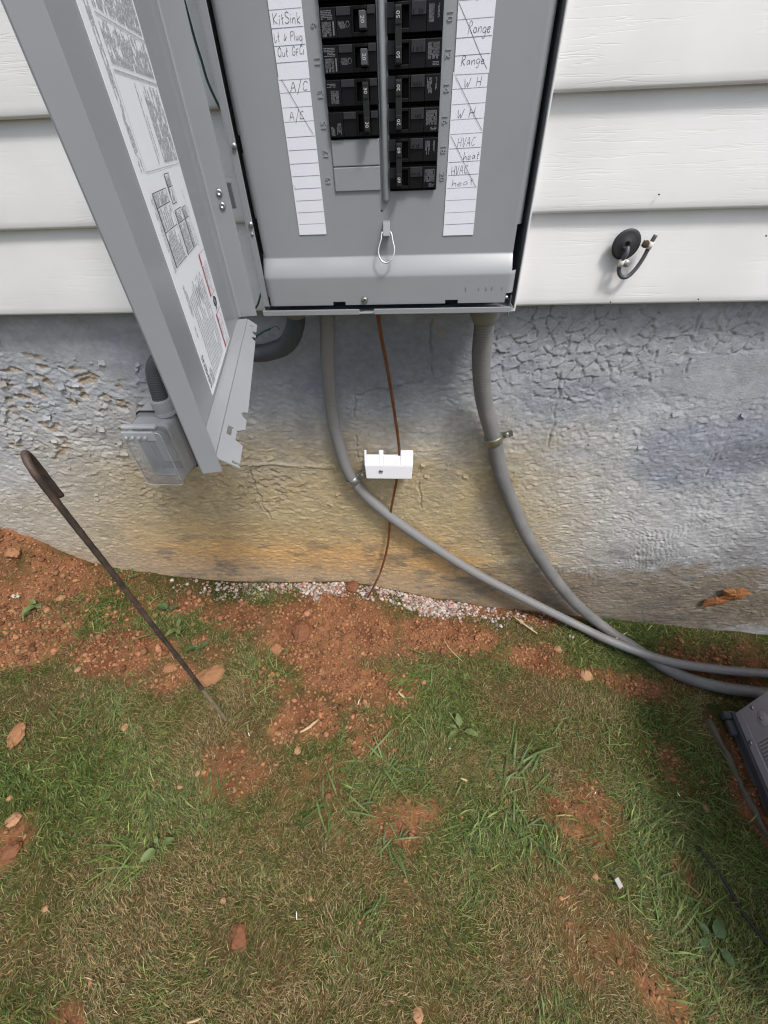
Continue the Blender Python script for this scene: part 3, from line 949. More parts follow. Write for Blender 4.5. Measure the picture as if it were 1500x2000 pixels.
b_ = MB().quad((-.1165, YF - .0011, .998 - .85), (-.1162, YF - .0011, .998 - .85), (-.1128, YF - .0011, .9935 - .85), (-.1131, YF - .0011, .9935 - .85)); b_.build('pen_mark', M['ink'], sL)

STROKES = {
 'K': [[(0, 1), (0.03, 0)], [(.42, .95), (.04, .42), (.5, 0.02)]], 'i': [[(0, .5), (.02, 0)], [(.0, .72), (.03, .78)]],
 't': [[(.1, .9), (.12, .08), (.22, 0)], [(0, .5), (.28, .58)]],
 'S': [[(.4, .85), (.2, 1), (.02, .85), (.1, .6), (.35, .4), (.38, .15), (.18, 0), (0, .12)]],
 'n': [[(0, .5), (.02, 0), (.04, .3), (.2, .5), (.32, .4), (.34, 0)]], 'k': [[(0, 1), (.03, 0)], [(.3, .6), (.05, .28), (.36, 0)]],
 'L': [[(0, .85), (.06, 0), (.30, .22)]], '+': [[(.17, .8), (.15, .1)], [(0, .3), (.15, .12), (.4, .5)]],
 'P': [[(.05, .85), (.0, -.05)], [(.05, .85), (.3, .9), (.35, .6), (.05, .42)]], 'l': [[(0, 1), (.04, 0)]],
 'u': [[(0, .45), (.02, .08), (.15, 0), (.3, .1), (.32, .45), (.35, 0)]],
 'g': [[(.3, .45), (.1, .5), (0, .25), (.1, .05), (.28, .15), (.32, .45), (.32, -.2), (.17, -.42), (0, -.3)]],
 'O': [[(.2, 1), (.02, .7), (.05, .2), (.22, 0), (.42, .3), (.4, .8), (.2, 1)]],
 'G': [[(.42, .8), (.22, .95), (.02, .6), (.08, .15), (.3, .05), (.44, .38), (.24, .40)]], 'F': [[(0, .7), (0.02, 0)], [(0, .7), (.28, .72)], [(0, .38), (.22, .4)]],
 'C': [[(.4, .82), (.2, .95), (.02, .55), (.1, .08), (.40, .14)]], 'I': [[(0, .6), (0, .05)]],
 'A': [[(0, 0), (.2, .98), (.44, 0)], [(.08, .4), (.38, .38)]], '/': [[(.32, 1.2), (0, -.35)]],
 'R': [[(.03, -.05), (.10, 1), (.3, 1.02), (.36, .75), (.1, .5), (.42, .02)]],
 'a': [[(.28, .42), (.1, .46), (0, .2), (.1, .02), (.26, .15), (.29, .42), (.34, 0)]],
 'e': [[(.02, .25), (.28, .3), (.22, .48), (.06, .42), (0, .2), (.1, .02), (.32, .08)]],
 'W': [[(0, .9), (.14, 0), (.26, .5), (.38, 0), (.54, .98)]], 'H': [[(0, 1), (.02, 0)], [(.42, 1.05), (.40, 0)], [(0, .48), (.42, .53)]],
 'V': [[(0, 1), (.18, 0), (.36, 1)]], 'h': [[(0, 1), (.0, 0), (.05, .3), (.2, .48), (.3, .35), (.32, 0)]], ' ': []}
def ribbon(mb, pts, w, y):
    P = spline([(a, y, b) for a, b in pts], w * 1.4) if len(pts) > 2 else [Vector((a, y, b)) for a, b in pts]
    N = len(P)
    v = []
    for i in range(N):
        d = (P[min(i + 1, N - 1)] - P[max(i - 1, 0)])
        nrm = Vector((-d.z, 0, d.x)).normalized() * w * .5
        v += [P[i] - nrm, P[i] + nrm]
    mb.add(v, [(2 * i, 2 * i + 2, 2 * i + 3, 2 * i + 1) for i in range(N - 1)])
def write(word, x, z, w, h, slope, parent, y):
    adv = 0.0
    pl = []
    for ch in word:
        ws = max([p[0] for s in STROKES[ch] for p in s] or [.25])
        pl.append((ch, adv))
        adv += ws + .17
    adv -= .17
    mb = MB()
    sx_ = w / adv
    for ch, a in pl:
        dz = random.uniform(-.05, .05)
        for s in STROKES[ch]:
            q = []
            for px, pz in s:
                xx = x + (a + px + .10 * pz + random.uniform(-.035, .035)) * sx_
                zz = z + (pz + dz + random.uniform(-.02, .02)) * h + slope * (a + px) / adv
                q.append((xx, zz - .85))
            ribbon(mb, q, random.uniform(.00030, .00050), y)
    return mb.build('handwriting', M['ink'], parent)
WORDS = [('KitSink', -.1129, 1.1291, .0286, .0078, 0, sL2), ('Lt + Plug', -.1144, 1.1172, .0297, .0070, 0, sL2), ('Out GFCI', -.1125, 1.1066, .0280, .0068, .0004, sL2),
 ('A/C', -.104, 1.0797, .019, .0075, .0009, sL), ('A/C', -.1095, 1.0567, .0165, .0072, .0006, sL), ('Range', .0887, 1.115, .0224, .0082, .0001, sR2),
 ('Range', .0835, 1.093, .0242, .0068, .0005, sR2), ('Range', .0790, 1.1395, .0230, .0080, .0005, sR2), ('W H', .0884, 1.0768, .0177, .0072, .0001, sR),
 ('W H', .0827, 1.0523, .019, .0075, .0002, sR), ('HVAC', .0855, 1.0274, .0201, .0080, .0012, sR), ('heat', .0938, 1.0157, .018, .0072, .0010, sR),
 ('HVAC', .0803, 1.0018, .019, .0082, .0016, sR), ('heat', .0818, .9909, .0255, .0070, .0020, sR)]
for w_, x, z, w, h, s_, par in WORDS:
    write(w_, x, z, w, h, s_, par, YF - (.0014 if par in (sL2, sR2) else .0011))
for (x0, z0), (x1, z1), par in (((-.1128, 1.0900), (-.0838, 1.0444), sL), ((.0775, 1.1359), (.1114, 1.0897), sR2), ((.0786, 1.0850), (.1129, 1.0411), sR), ((.0772, 1.0379), (.1121, .9896), sR)):
    mb = MB()
    ribbon(mb, [(x0, z0 - .85), (x0 * .68 + x1 * .32 + .0008, z0 * .66 + z1 * .34 - .85), (x0 * .3 + x1 * .7 - .0004, z0 * .3 + z1 * .7 - .85), (x1, z1 - .85)], .00042, YF - .00145)
    mb.build('pen_slash', M['ink'], par)

# ---- breakers
def fine_print(parent, x0, x1, z0, z1, y, rows_vertical, mat_='fine_print', name='printed_text', dens=.8, pitch=.0011):
    mb = MB()
    if rows_vertical:
        x = x0
        while x < x1 - pitch * .5:
            z = z0 + (random.random() < .4) * random.uniform(0, (z1 - z0) * .35)
            while z < z1:
                L = random.uniform(.001, .004)
                if random.random() < dens:
                    mb.quad((x, y, z), (x + pitch * .5, y, z), (x + pitch * .5, y, min(z + L, z1)), (x, y, min(z + L, z1)))
                z += L + .0004
            x += pitch
    else:
        z = z0
        while z < z1 - pitch * .5:
            x = x0
            xe = x1 - (random.random() < .4) * random.uniform(0, (x1 - x0) * .35)
            while x < xe:
                L = random.uniform(.001, .004)
                if random.random() < dens:
                    mb.quad((x, y, z), (min(x + L, x1), y, z), (min(x + L, x1), y, z + pitch * .5), (x, y, z + pitch * .5))
                x += L + .0004
            z += pitch
    return mb.build(name, M[mat_], parent) if mb.f else None

def pole(mb, mg, side, z0):
    """one 1-inch pole; side -1 left column, +1 right column; in panel-local coordinates. mb body boxes, mg grey raised pieces"""
    def X(a, b):      # distances measured from the outer (label) end of the column
        return (-.0634 + a, -.0634 + b) if side < 0 else (.0622 - b, .0622 - a)
    zb0, zb1 = z0 + .0022, z0 + .0232
    x = X(0, .0570); mb.box(x[0], x[1], -.088, -.072, z0 + .0003, z0 + .0251)        # rear body
    x = X(.0002, .0165); mb.box(x[0], x[1], YF - .0050, -.088, zb0, zb1)             # label end
    x = X(.0165, .0325); mb.box(x[0], x[1], YF - .0042, -.088, zb0, zb1)             # middle
    x = X(.0325, .0345); mb.box(x[0], x[1], YF - .0056, -.088, zb0, zb1)             # well frame
    x = X(.0345, .0480); mb.box(x[0], x[1], YF - .0056, -.088, zb1 - .0028, zb1)
    x = X(.0345, .0480); mb.box(x[0], x[1], YF - .0056, -.088, zb0, zb0 + .0034)
    x = X(.0392, .0403); mb.box(x[0], x[1], YF - .0010, -.088, zb0 + .0034, zb1 - .0028)
    x = X(.0480, .0570); mb.box(x[0], x[1], YF - .0040, -.088, zb0, zb1)             # inner end
    if side < 0:
        x = X(.0172, .0318); mg.box(x[0], x[1], YF - .0058, YF - .0041, zb1 - .0062, zb1 - .0002)
        x = X(.0486, .0568); mg.box(x[0], x[1], YF - .0055, YF - .0039, zb1 - .0062, zb1 - .0002)
    else:
        x = X(.0170, .0318); mg.box(x[0], x[1], YF - .0058, YF - .0041, zb1 - .0096, zb1 - .0002)
        x = X(.0490, .0568); mg.box(x[0], x[1], YF - .0055, YF - .0039, zb1 - .0105, zb1 - .0002)
    return X, zb0, zb1

def breaker(side, z0w, poles, amp, hz=None):
    z0 = z0w - .85
    mb, mg = MB(), MB()
    for k in range(poles):
        X, a, b = pole(mb, mg, side, z0 + .0254 * k)
    br_ = mb.build('breaker', M['bakelite'], panel, bevel=.0006)
    mg.build('raised_block', M['bakelite2'], br_, bevel=.0004)
    hx = X(.0412, .0478) if side < 0 else X(.0415, .0483)
    yh = YF - .0150
    if poles == 1:
        h = MB().hexa([(hx[0], yh, z0 + .0068), (hx[1], yh, z0 + .0068), (hx[1] + .0008, -.090, z0 + .0060), (hx[0] - .0015, -.090, z0 + .0060),
                       (hx[0], yh, z0 + .0186), (hx[1], yh, z0 + .0186), (hx[1] + .0008, -.090, z0 + .0194), (hx[0] - .0015, -.090, z0 + .0194)])
        ho = h.build('handle', M['handle20'], br_, bevel=.0005)
        zs = [z0 + .0127]
    else:
        h = MB().box(hx[0], hx[1], yh, YF - .0085, z0 + .0050, z0 + .0455)
        for k in range(poles):
            h.box(hx[0] + .0008, hx[1] - .0008, YF - .0086, -.090, z0 + .0070 + .0254 * k, z0 + .0180 + .0254 * k)
        h.box(hx[0] + .0004, hx[1] - .0004, yh - .0008, yh + .0004, z0 + .0060, z0 + .0176)
        h.box(hx[0] + .0004, hx[1] - .0004, yh - .0008, yh + .0004, z0 + .0324, z0 + .0446)
        ho = h.build('handle_tie', M['handle'], br_, bevel=.0005)
        zs = [z0 + .0118, z0 + .0388]
    for z in zs:
        o = obj('rating_number', text_mesh(amp, .0052, 0.0), M['white_print'], ho)
        o.location = ((hx[0] + hx[1]) / 2, yh - (.0002 if poles == 1 else .0010), z)
        o.rotation_euler = (0, radians(90) if side < 0 else radians(-90), 0)
    for k in range(poles):
        zz = z0 + .0254 * k
        x = X(.0012, .0150)
        yy = YF - .0052
        if side < 0 and poles == 1:
            fine_print(br_, x[0], x[1] - .002, zz + .0150, zz + .0212, yy, False, dens=.9)
            fine_print(br_, x[0] + .0006, x[1] - .003, zz + .0035, zz + .0136, yy, True, dens=.95, pitch=.0012)
            MB().quad((x[1] - .0022, yy, zz + .0040), (x[1] - .0008, yy, zz + .0040), (x[1] - .0008, yy, zz + .0136), (x[1] - .0022, yy, zz + .0136)).build('printed_bar', M['fine_print'], br_)
            x2 = X(.0185, .0300)
            fine_print(br_, x2[0], x2[1] - .0040, zz + .0085, zz + .0135, YF - .0044, True, dens=.9)
            MB().tube([Vector((x2[1] - .0018 + .0017 * cos(q), YF - .0044, zz + .0112 + .0021 * sin(q))) for q in np.linspace(0, 2 * pi, 14)[:-1]], .00025, 4, closed=True).build('certification_mark', M['fine_print'], br_)
        else:
            top = (k == poles - 1)
            if side < 0:
                if top:
                    fine_print(br_, x[0], x[1] - .004, zz + .0175, zz + .0212, yy, False, dens=.9)
                    fine_print(br_, x[0] + .004, x[1] - .001, zz + .0045, zz + .0150, yy, True, dens=.95)
                else:
                    fine_print(br_, x[0] + .001, x[0] + .005, zz + .0035, zz + .0110, yy, True, dens=.9)
                    fine_print(br_, x[0] + .0075, x[1] - .001, zz + .0045, zz + .0140, yy, True, dens=.95)
            else:
                if top:
                    fine_print(br_, x[0] + .001, x[0] + .0065, zz + .0085, zz + .0205, yy, True, dens=.95)
                    fine_print(br_, x[1] - .004, x[1] - .0015, zz + .0110, zz + .0205, yy, True, dens=.9)
                else:
                    fine_print(br_, x[0] + .001, x[1] - .0008, zz + .0085, zz + .0205, yy, True, dens=.95)
                    fine_print(br_, x[0] + .006, x[1] - .001, zz + .0040, zz + .0068, yy, False, dens=.9)
            if side > 0:
                x2 = X(.0185, .0300)
                fine_print(br_, x2[0], x2[1], zz + .0145, zz + .0178, YF - .0060, True, mat_='bakelite', dens=.8, pitch=.0018)
    return br_
breaker(-1, 1.0385, 2, '30')
breaker(-1, 1.0893, 1, '20'); breaker(-1, 1.1147, 1, '20'); breaker(-1, 1.1401, 1, '20'); breaker(-1, 1.1655, 1, '20')
breaker(-1, 1.1909, 1, '20'); breaker(-1, 1.2163, 1, '20')
breaker(1, .9885, 2, '60'); breaker(1, 1.0393, 2, '20'); breaker(1, 1.0901, 2, '50'); breaker(1, 1.1409, 2, '50'); breaker(1, 1.1917, 1, '20'); breaker(1, 1.2171, 1, '20')

# ---- door, swung open to a little over 80 degrees
DA = Vector((-.135, -.491)); Dm = Vector((-.2195, .9756)); Dn = Vector((.9756, .2195))
def D(u, o, z):
    p = DA + Dm * u + Dn * o
    return (p.x, p.y, z - .85)
DL = .350
DZ0, DZ1 = .8580, 1.545
def sheet(name, rows, mat_, parent, thick=.0012, smooth=False, bevel=.0011):
    """rows: list of equal-length point lists"""
    m_ = len(rows[0])
    v = [p for r in rows for p in r]
    f = [(j * m_ + i, j * m_ + i + 1, (j + 1) * m_ + i + 1, (j + 1) * m_ + i) for j in range(len(rows) - 1) for i in range(m_ - 1)]
    o = obj(name, mesh(name, v, f), mat_, parent)
    s = o.modifiers.new('thick', 'SOLIDIFY'); s.thickness = thick; s.offset = 0
    if bevel:
        b = o.modifiers.new('bevel', 'BEVEL'); b.width = bevel; b.segments = 2; b.limit_method = 'ANGLE'; b.angle_limit = radians(40)
    return o
cs = [(0, .0165), (0, .0012), (.0012, 0), (.12, .0), (.24, 0), (.318, 0), (.331, .0016), (DL - .0012, .0020), (DL, .0040), (DL, .0270)]
cs = [c_ + (DZ0 - .0135,) for c_ in cs[:3]] + [(.0060, 0, DZ0 - .0135), (.0061, 0, DZ0)] + [c_ + (DZ0,) for c_ in cs[3:]]
door = sheet('door', [[D(u, o, z) for z in (zl, DZ0 + .02, DZ0 + .3, DZ1)] for u, o, zl in cs], M['grey_paint'], panel)
door['label'] = 'grey steel panel door swung open, seen on its inner face'
# bottom flange and its splayed, notched lip
sheet('bottom_flange', [[D(u, o, DZ0 + (.0006 if o else .0015)) for u in np.linspace(.0020, DL - .014, 4)] for o in (.0008, .0080, .0148)], M['grey_paint'], door, bevel=0)
notch = [(.0000, .0), (.020, 0), (.0215, .0), (.044, 0), (.052, .0)]
lipu = sorted(set([round(float(q), 5) for q in np.linspace(.0005, DL - .013, 300)] + [.0030, .0062, .0400, .0545, .3180, .3215, .0335, .0345, .0515, .0525]))
def lipo(u):
    st = lambda a_, b_, q: max(0.0, min(1.0, (q - a_) / (b_ - a_)))
    o = .0300 - .0045 * st(.10, .33, u)
    o -= .0055 * st(.033, .037, u) * (1 - st(.052, .060, u))
    if .078 < u < .092: o -= .0045 * math.sin(pi * (u - .078) / .014) ** .7
    for c_ in (.283, .302):
        if abs(u - c_) < .006: o -= .0042 * cos(pi * (u - c_) / .012) ** .7
    return o
def lip(u0, o0):
    return D(u0, o0, DZ0 - .0155 * (o0 - .0148) / .018)
lv, lf = [], []
for u in lipu:
    oo = lipo(u)
    for q in (0, .33, .66, 1):
        lv.append(lip(u, .0148 + (oo - .0148) * q))
for i in range(len(lipu) - 1):
    for q in range(3):
        um = lipu[i]
        if q == 1 and .0399 < um < .0544: continue          # rectangular slot
        if q == 2 and .0029 < um < .0061: continue
        if q == 1 and .3179 < um < .3214: continue
        lf.append((i * 4 + q, i * 4 + q + 1, i * 4 + q + 5, i * 4 + q + 4))
lo = obj('notched_lip', mesh('notched_lip', lv, lf), M['grey_paint'], door)
s = lo.modifiers.new('thick', 'SOLIDIFY'); s.thickness = .0012; s.offset = 0
for z in (.9975, .9848):
    MB().lathe(D(DL - .0008, .0165, z), tuple(Vector((-Dm.x, -Dm.y, 0))), [(0, .0036), (.0012, .0036), (.0020, .0028), (.0021, .0016), (.0008, .0013)], 14).build('rivet', M['zinc'], door, smooth=True)
# printed label on the inner face
OFF = .0011
def lquad(mb, u0, u1, z0, z1, o):
    mb.quad(D(u1, o, z0), D(u0, o, z0), D(u0, o, z1), D(u1, o, z1))
lb = MB(); lb.hexa([D(.1000, OFF + .0002, .8640), D(.2490, OFF + .0002, .8640), D(.2490, OFF - .0003, .8640), D(.1000, OFF - .0003, .8640),
                    D(.1000, OFF + .0002, 1.37), D(.2490, OFF + .0002, 1.37), D(.2490, OFF - .0003, 1.37), D(.1000, OFF - .0003, 1.37)])
label = lb.build('door_label', M['label_paper'], door)
O2 = OFF + .0006
def lines(u0, u1, z0, z1, pitch, mat_, fill=.5, dens=.85, word=(.0015, .006), name='printed_text', ragged=.3):
    mb = MB()
    u = u0
    while u < u1 - pitch * .4:
        z = z0
        ze = z1 - (random.random() < .5) * random.uniform(0, ragged) * (z1 - z0)
        while z < ze:
            L = random.uniform(*word)
            if random.random() < dens:
                lquad(mb, u, u + pitch * fill, z, min(z + L, ze), O2)
            z += L + .0007
        u += pitch
    return mb.build(name, M[mat_], label)
def frame(u0, u1, z0, z1, t=.0005, left=.0016, divs=()):
    mb = MB()
    lquad(mb, u0 - left * .5, u0 + left * .5, z0, z1, O2 + .0001)
    lquad(mb, u1 - t, u1, z0, z1, O2 + .0001)
    for z in (z0, z1 - t) + tuple(divs):
        lquad(mb, u0, u1, z, z + t, O2 + .00015)
    return mb.build('table_border', M['print_black'], label)
frame(.1205, .166, .9680, 1.0172, divs=(1.0077, .9919))
frame(.1740, .191, 1.0050, 1.0255, divs=(1.0163,))
frame(.1725, .199, .9680, 1.0010, divs=(.9913,))
frame(.2025, .219, .9680, 1.0000, divs=(.9910,))
lines(.123, .164, .9695, .9910, .0045, 'print_grey', .55, .95); lines(.123, .164, .9930, 1.0070, .0060, 'print_grey', .45, .8); lines(.123, .164, 1.0085, 1.0165, .0030, 'print_grey', .5, .9)
lines(.1765, .189, 1.0065, 1.0155, .0040, 'print_grey', .55); lines(.1765, .189, 1.0172, 1.0245, .0028, 'print_grey', .6, .95)
lines(.1755, .197, .9695, .9905, .0045, 'print_grey', .55, .95); lines(.1755, .197, .9922, 1.0000, .0030, 'print_grey', .55)
lines(.2055, .217, .9695, .9900, .0050, 'print_grey', .6, .95); lines(.2055, .217, .9918, .9990, .0030, 'print_grey', .6)
lines(.2240, .2300, .966, 1.012, .0030, 'print_grey', .3, .9); lines(.1120, .1180, .966, 1.016, .0035, 'print_grey', .35, .8)
# upper text blocks and the blank field
lines(.1120, .1215, 1.030, 1.36, .0032, 'print_grey', .5, .85)
lines(.1900, .2440, 1.032, 1.078, .0034, 'print_grey', .5, .9)
lines(.1700, .1830, 1.0320, 1.078, .0060, 'print_grey', .22, .8)
lines(.1290, .2440, 1.084, 1.104, .0034, 'print_grey', .5, .9); lines(.1290, .2440, 1.108, 1.36, .0036, 'print_grey', .5, .9)
mb = MB(); lquad(mb, .124, .2445, 1.0290, 1.0295, O2); lquad(mb, .1275, .2480, 1.0805, 1.0815, O2); lquad(mb, .1275, .2480, 1.1050, 1.1058, O2); lquad(mb, .124, .1245, 1.029, 1.080, O2)
mb.build('rule', M['print_grey'], label)
# lower text, red warning headers, maker's mark
lines(.1300, .2030, .8700, .9430, .0062, 'print_grey', .26, .92, (.004, .012), ragged=.25); lines(.1480, .2030, .930, .9500, .0075, 'print_grey', .22, .8, (.003, .009))
lines(.1190, .1275, .9290, .9550, .0030, 'print_grey', .4, .85); lines(.1140, .1180, .9050, .9270, .0040, 'print_grey', .5, .9, (.003, .008))
lines(.1135, .1260, .8690, .8830, .0026, 'print_grey', .5, .9); lines(.2200, .2400, .9240, .9570, .0055, 'print_grey', .25, .8); lines(.2180, .2380, .8680, .8990, .0055, 'print_grey', .25, .8)
for z0, z1 in ((.9210, .9600), (.8670, .9030)):
    mb = MB(); lquad(mb, .2125, .2172, z0, z1, O2); mb.build('red_header', M['print_red'], label)
    mb = MB(); zz = z0 + .008
    while zz < z1 - .010:
        L = random.uniform(.0009, .0016); lquad(mb, .2140, .2160, zz, zz + L, O2 + .0003); zz += L + .0010
    mb.build('header_lettering', M['label_paper'], label)
    mb = MB(); lquad(mb, .2185, .2189, z0, z1, O2); lquad(mb, .2172, .2440, z1 - .0004, z1, O2); lquad(mb, .2172, .2440, z0, z0 + .0004, O2); mb.build('header_frame', M['print_red'], label)
mb = MB()
cu, cz = .2260, .9135
seg = [D(cu + .0062 * cos(q), O2, cz + .0042 * sin(q)) for q in np.linspace(0, 2 * pi, 25)[:-1]]
mb.tube(seg, .00075, 4, closed=True)
for k_ in (-.003, -.001, .001, .003):
    lquad(mb, cu + k_ - .0005, cu + k_ + .0005, cz - .0030, cz + .0026, O2 + .0002)
mb.build('round_emblem', M['print_black'], label)
mb = MB(); lquad(mb, .2225, .2232, .9050, .9082, O2); lquad(mb, .2282, .2289, .9050, .9082, O2)
mb.quad(D(.2232, O2, .9050), D(.2224, O2, .9056), D(.2282, O2, .9082), D(.2290, O2, .9076)); lquad(mb, .2225, .2290, .9022, .9028, O2); mb.build('emblem_letters', M['print_black'], label)
# SIEMENS wordmark, reading upward along the label's near edge
me = text_mesh('SIEMENS', .0105, 0.0)
bmv = np.array([v_.co[:] for v_ in me.vertices])
xl = (bmv[:, 0] - bmv[:, 0].min()) / (bmv[:, 0].max() - bmv[:, 0].min())
for v_, t_ in zip(me.vertices, xl):
    zc = v_.co.z
    v_.co = D(.1062 - zc * 1.0, O2, .8700 + t_ * .0300)
obj('maker_name', me, M['print_black'], label)

# ------------------------------------------------------------------ conduits, wire and fittings
def conduit(name, pts, r, m_, label_, rib=.026, pitch=.0046, n=18):
    step = pitch / 4
    P = spline(pts, step)
    ph = 2 * pi * step / pitch
    mb = MB().tube(P, r, n, rfun=lambda i: r * (1 + rib * math.sin(i * ph)))
    t = empty(name, pts[-1])
    tag(t, label_, 'conduit')
    o = mb.build('hose', M[m_], t, smooth=True)
    o.location = -Vector(pts[-1])
    return t, P
def sub(t, mb, name, m_, **k):
    o = mb.build(name, M[m_], t, **k)
    o.location = -t.location
    return o
PA = [(-0.1033, -.05, .8396), (-.1059, -.045, .806), (-.1158, -.03, .7476), (-.1234, -.012, .6793), (-.1274, 0, .6283), (-.125, .008, .5472), (-.1007, .010, .4362),
      (-.0174, .008, .3212), (.1822, .004, .1386), (.3443, -.004, .023), (.5521, -.03, -.0951), (.6559, -.0839, -.105), (.7967, -.1234, -.128), (.9453, -.1342, -.148), (1.0979, -.1338, -.165), (1.40, -.125, -.20)]
PBp = [(.1491, -.05, .8431), (.1527, -.045, .8027), (.1576, -.03, .7452), (.1766, -.010, .6547), (.214, .004, .5502), (.2561, .006, .4286), (.3636, .002, .222), (.5133, -.006, .0115),
      (.6531, -.025, -.122), (.7303, -.0786, -.14), (.8284, -.1468, -.158), (.9355, -.1751, -.17), (1.0794, -.1847, -.185), (1.40, -.19, -.225)]
PC = [(-.1526, -.05, .8403), (-.1616, -.045, .8068), (-.1841, -.035, .7758), (-.2179, -.025, .7595), (-.2559, -.015, .7521), (-.3516, -.003, .7538), (-.4228, -.005, .7497), (-.4573, -.01, .7272), (-.4675, -.015, .6931), (-.4712, -.02, .640)]
cA, _ = conduit('flexible_conduit', PA, .0128, 'conduit2', 'thinner grey flexible conduit crossing the wall diagonally from the panel to the condenser')
cB, _ = conduit('flexible_conduit', PBp, .0162, 'conduit', 'thicker grey flexible conduit dropping from the panel\'s right end and curving along the ground')
cC, _ = conduit('flexible_conduit', PC, .0150, 'conduit_dark', 'short dark flexible conduit looping behind the open door to the outlet box', rib=.03)
sub(cB, MB().lathe((.1491, -.05, .8485), (.004, .004, -.04), [(0, .0245), (.016, .0250), (.020, .0248), (.028, .0225), (.036, .0182), (.0365, .0160)], 24), 'connector', 'connector', smooth=True)
sub(cA, MB().lathe((-.1033, -.05, .8485), (-.002, .004, -.04), [(0, .0165), (.010, .0168), (.0135, .0140), (.014, .0125)], 20), 'connector', 'connector', smooth=True)
sub(cC, MB().lathe((-.1526, -.05, .8485), (-.01, .006, -.04), [(0, .0220), (.014, .0220), (.018, .0190), (.022, .0165), (.0225, .0150)], 22), 'connector', 'connector', smooth=True)

def strap(name, pos, tang, r, side, label_, m_):
    """one-hole strap over a conduit lying on the wall"""
    t = empty(name, pos)
    tag(t, label_, 'pipe strap')
    T = Vector(tang).normalized()
    S = T.cross(Vector((0, -1, 0))).normalized() * side
    v, f = [], []
    n = 18
    for w in (-.0080, -.0066, 0, .0066, .0080):
        e_ = .0006 if abs(w) < .007 else 0
        for i in range(n + 1):
            a = radians(-20 + 220 * i / n)
            v.append(S * cos(a) * (r + .0010 + e_) + Vector((0, -1, 0)) * sin(a) * (r + .0010 + e_) + T * w)
    for j in range(4):
        for i in range(n):
            f.append((j * (n + 1) + i, j * (n + 1) + i + 1, (j + 1) * (n + 1) + i + 1, (j + 1) * (n + 1) + i))
    o = obj('strap_band', mesh('strap_band', v, f), M[m_], t, smooth=True)
    s = o.modifiers.new('thick', 'SOLIDIFY'); s.thickness = .0012; s.offset = 1
    mb = MB()
    b0 = S * (r + .001) + Vector((0, r * .35, 0))
    b1 = S * (r + .0245) + Vector((0, r * .35, 0))
    y = Vector((0, -.0016, 0))
    mb.hexa([b0 - T * .0088, b1 - T * .0080, b1 - T * .0080 + y, b0 - T * .0088 + y, b0 + T * .0088, b1 + T * .0080, b1 + T * .0080 + y, b0 + T * .0088 + y])
    mb.build('strap_tab', M[m_], t, bevel=.001)
    c_ = S * (r + .0125) + Vector((0, r * .35 - .0016, 0))
    MB().lathe(c_, (0, -1, 0), [(0, .0052), (.0010, .0052), (.0012, .0040), (.0036, .0038), (.0042, .0025), (.0030, .0018)], 12).build('screw', M['zinc'], t)
    return t
strap('pipe_strap', (.2115, .0045, .5555), (.075, .0, -.22), .0166, -1, 'weathered steel strap holding the thicker conduit halfway down the wall', 'zinc_yellow')
strap('pipe_strap', (-.1005, .010, .4357), (.065, .0, -.12), .0132, -1, 'shiny steel strap holding the thinner conduit left of the white block', 'zinc')

PW = [(-.0199, -.05, .8382), (-.0207, -.045, .8274), (-.0174, -.03, .7826), (-.0095, -.012, .7188), (.0009, .0, .6254), (.0108, -.004, .5279), (.0055, -.004, .4563),
      (-.0132, .008, .3304), (-.023, .010, .2119), (-.044, -.004, .117), (-.0591, -.02, .0822), (-.085, -.030, .02), (-.0984, -.0346, -.01), (-.104, -.037, -.03)]
wv = MB().tube(spline(PW, .006), .0032, 10)
wo_ = empty('ground_wire', PW[-1])
tag(wo_, 'bare copper ground wire running from the panel through the white block into the soil', 'wire')
sub(wo_, wv, 'copper_wire', 'copper', smooth=True)

# white bonding terminal block
blk = empty('terminal_block', (-.0125, -.01, .50))
tag(blk, 'small white plastic terminal block on the wall with the copper wire through it', 'terminal block')
def BX(mb): mb.v = [(a + .0125, b + .01, c_ - .50) for a, b, c_ in mb.v]; return mb
zt, zn, zm, zb_ = .5345, .5240, .5030, .4675
mb = MB()
def slope_box(x0, x1, z1):
    yt = -.010 - .010 * (zt - z1) / (zt - zm)
    return mb.hexa([(x0, -.0225, zm - .0005), (x1, -.0225, zm - .0005), (x1, -.019, zm - .0005), (x0, -.019, zm - .0005), (x0, yt, z1), (x1, yt, z1), (x1, yt + .003, z1), (x0, yt + .003, z1)])
mb.hexa([(-.0635, -.0245, zb_), (.0385, -.0245, zb_), (.0400, .022, zb_), (-.0650, .022, zb_), (-.0655, -.0225, zm), (.0410, -.0225, zm), (.0415, .022, zm), (-.0660, .022, zm)])
v0 = MB()
for x0, x1, z1 in ((-.0660, -.0610, zt), (-.0610, -.0338, zn), (-.0338, -.0238, zt), (-.0238, .0030, zn), (.0030, .0135, zn - .0015), (.0135, .0413, zt)):
    slope_box(x0, x1, z1)
BX(mb)
bm_o = mb.build('cover', M['white_plastic'], blk, bevel=.0014)
s_ = BX(MB().lathe((-.0300, -.0240, .4880), (0, -1, .05), [(0, .0046), (.0009, .0046), (.0012, .0036), (.0006, .0030)], 16)); s_.build('screw', M['zinc'], blk, smooth=True)

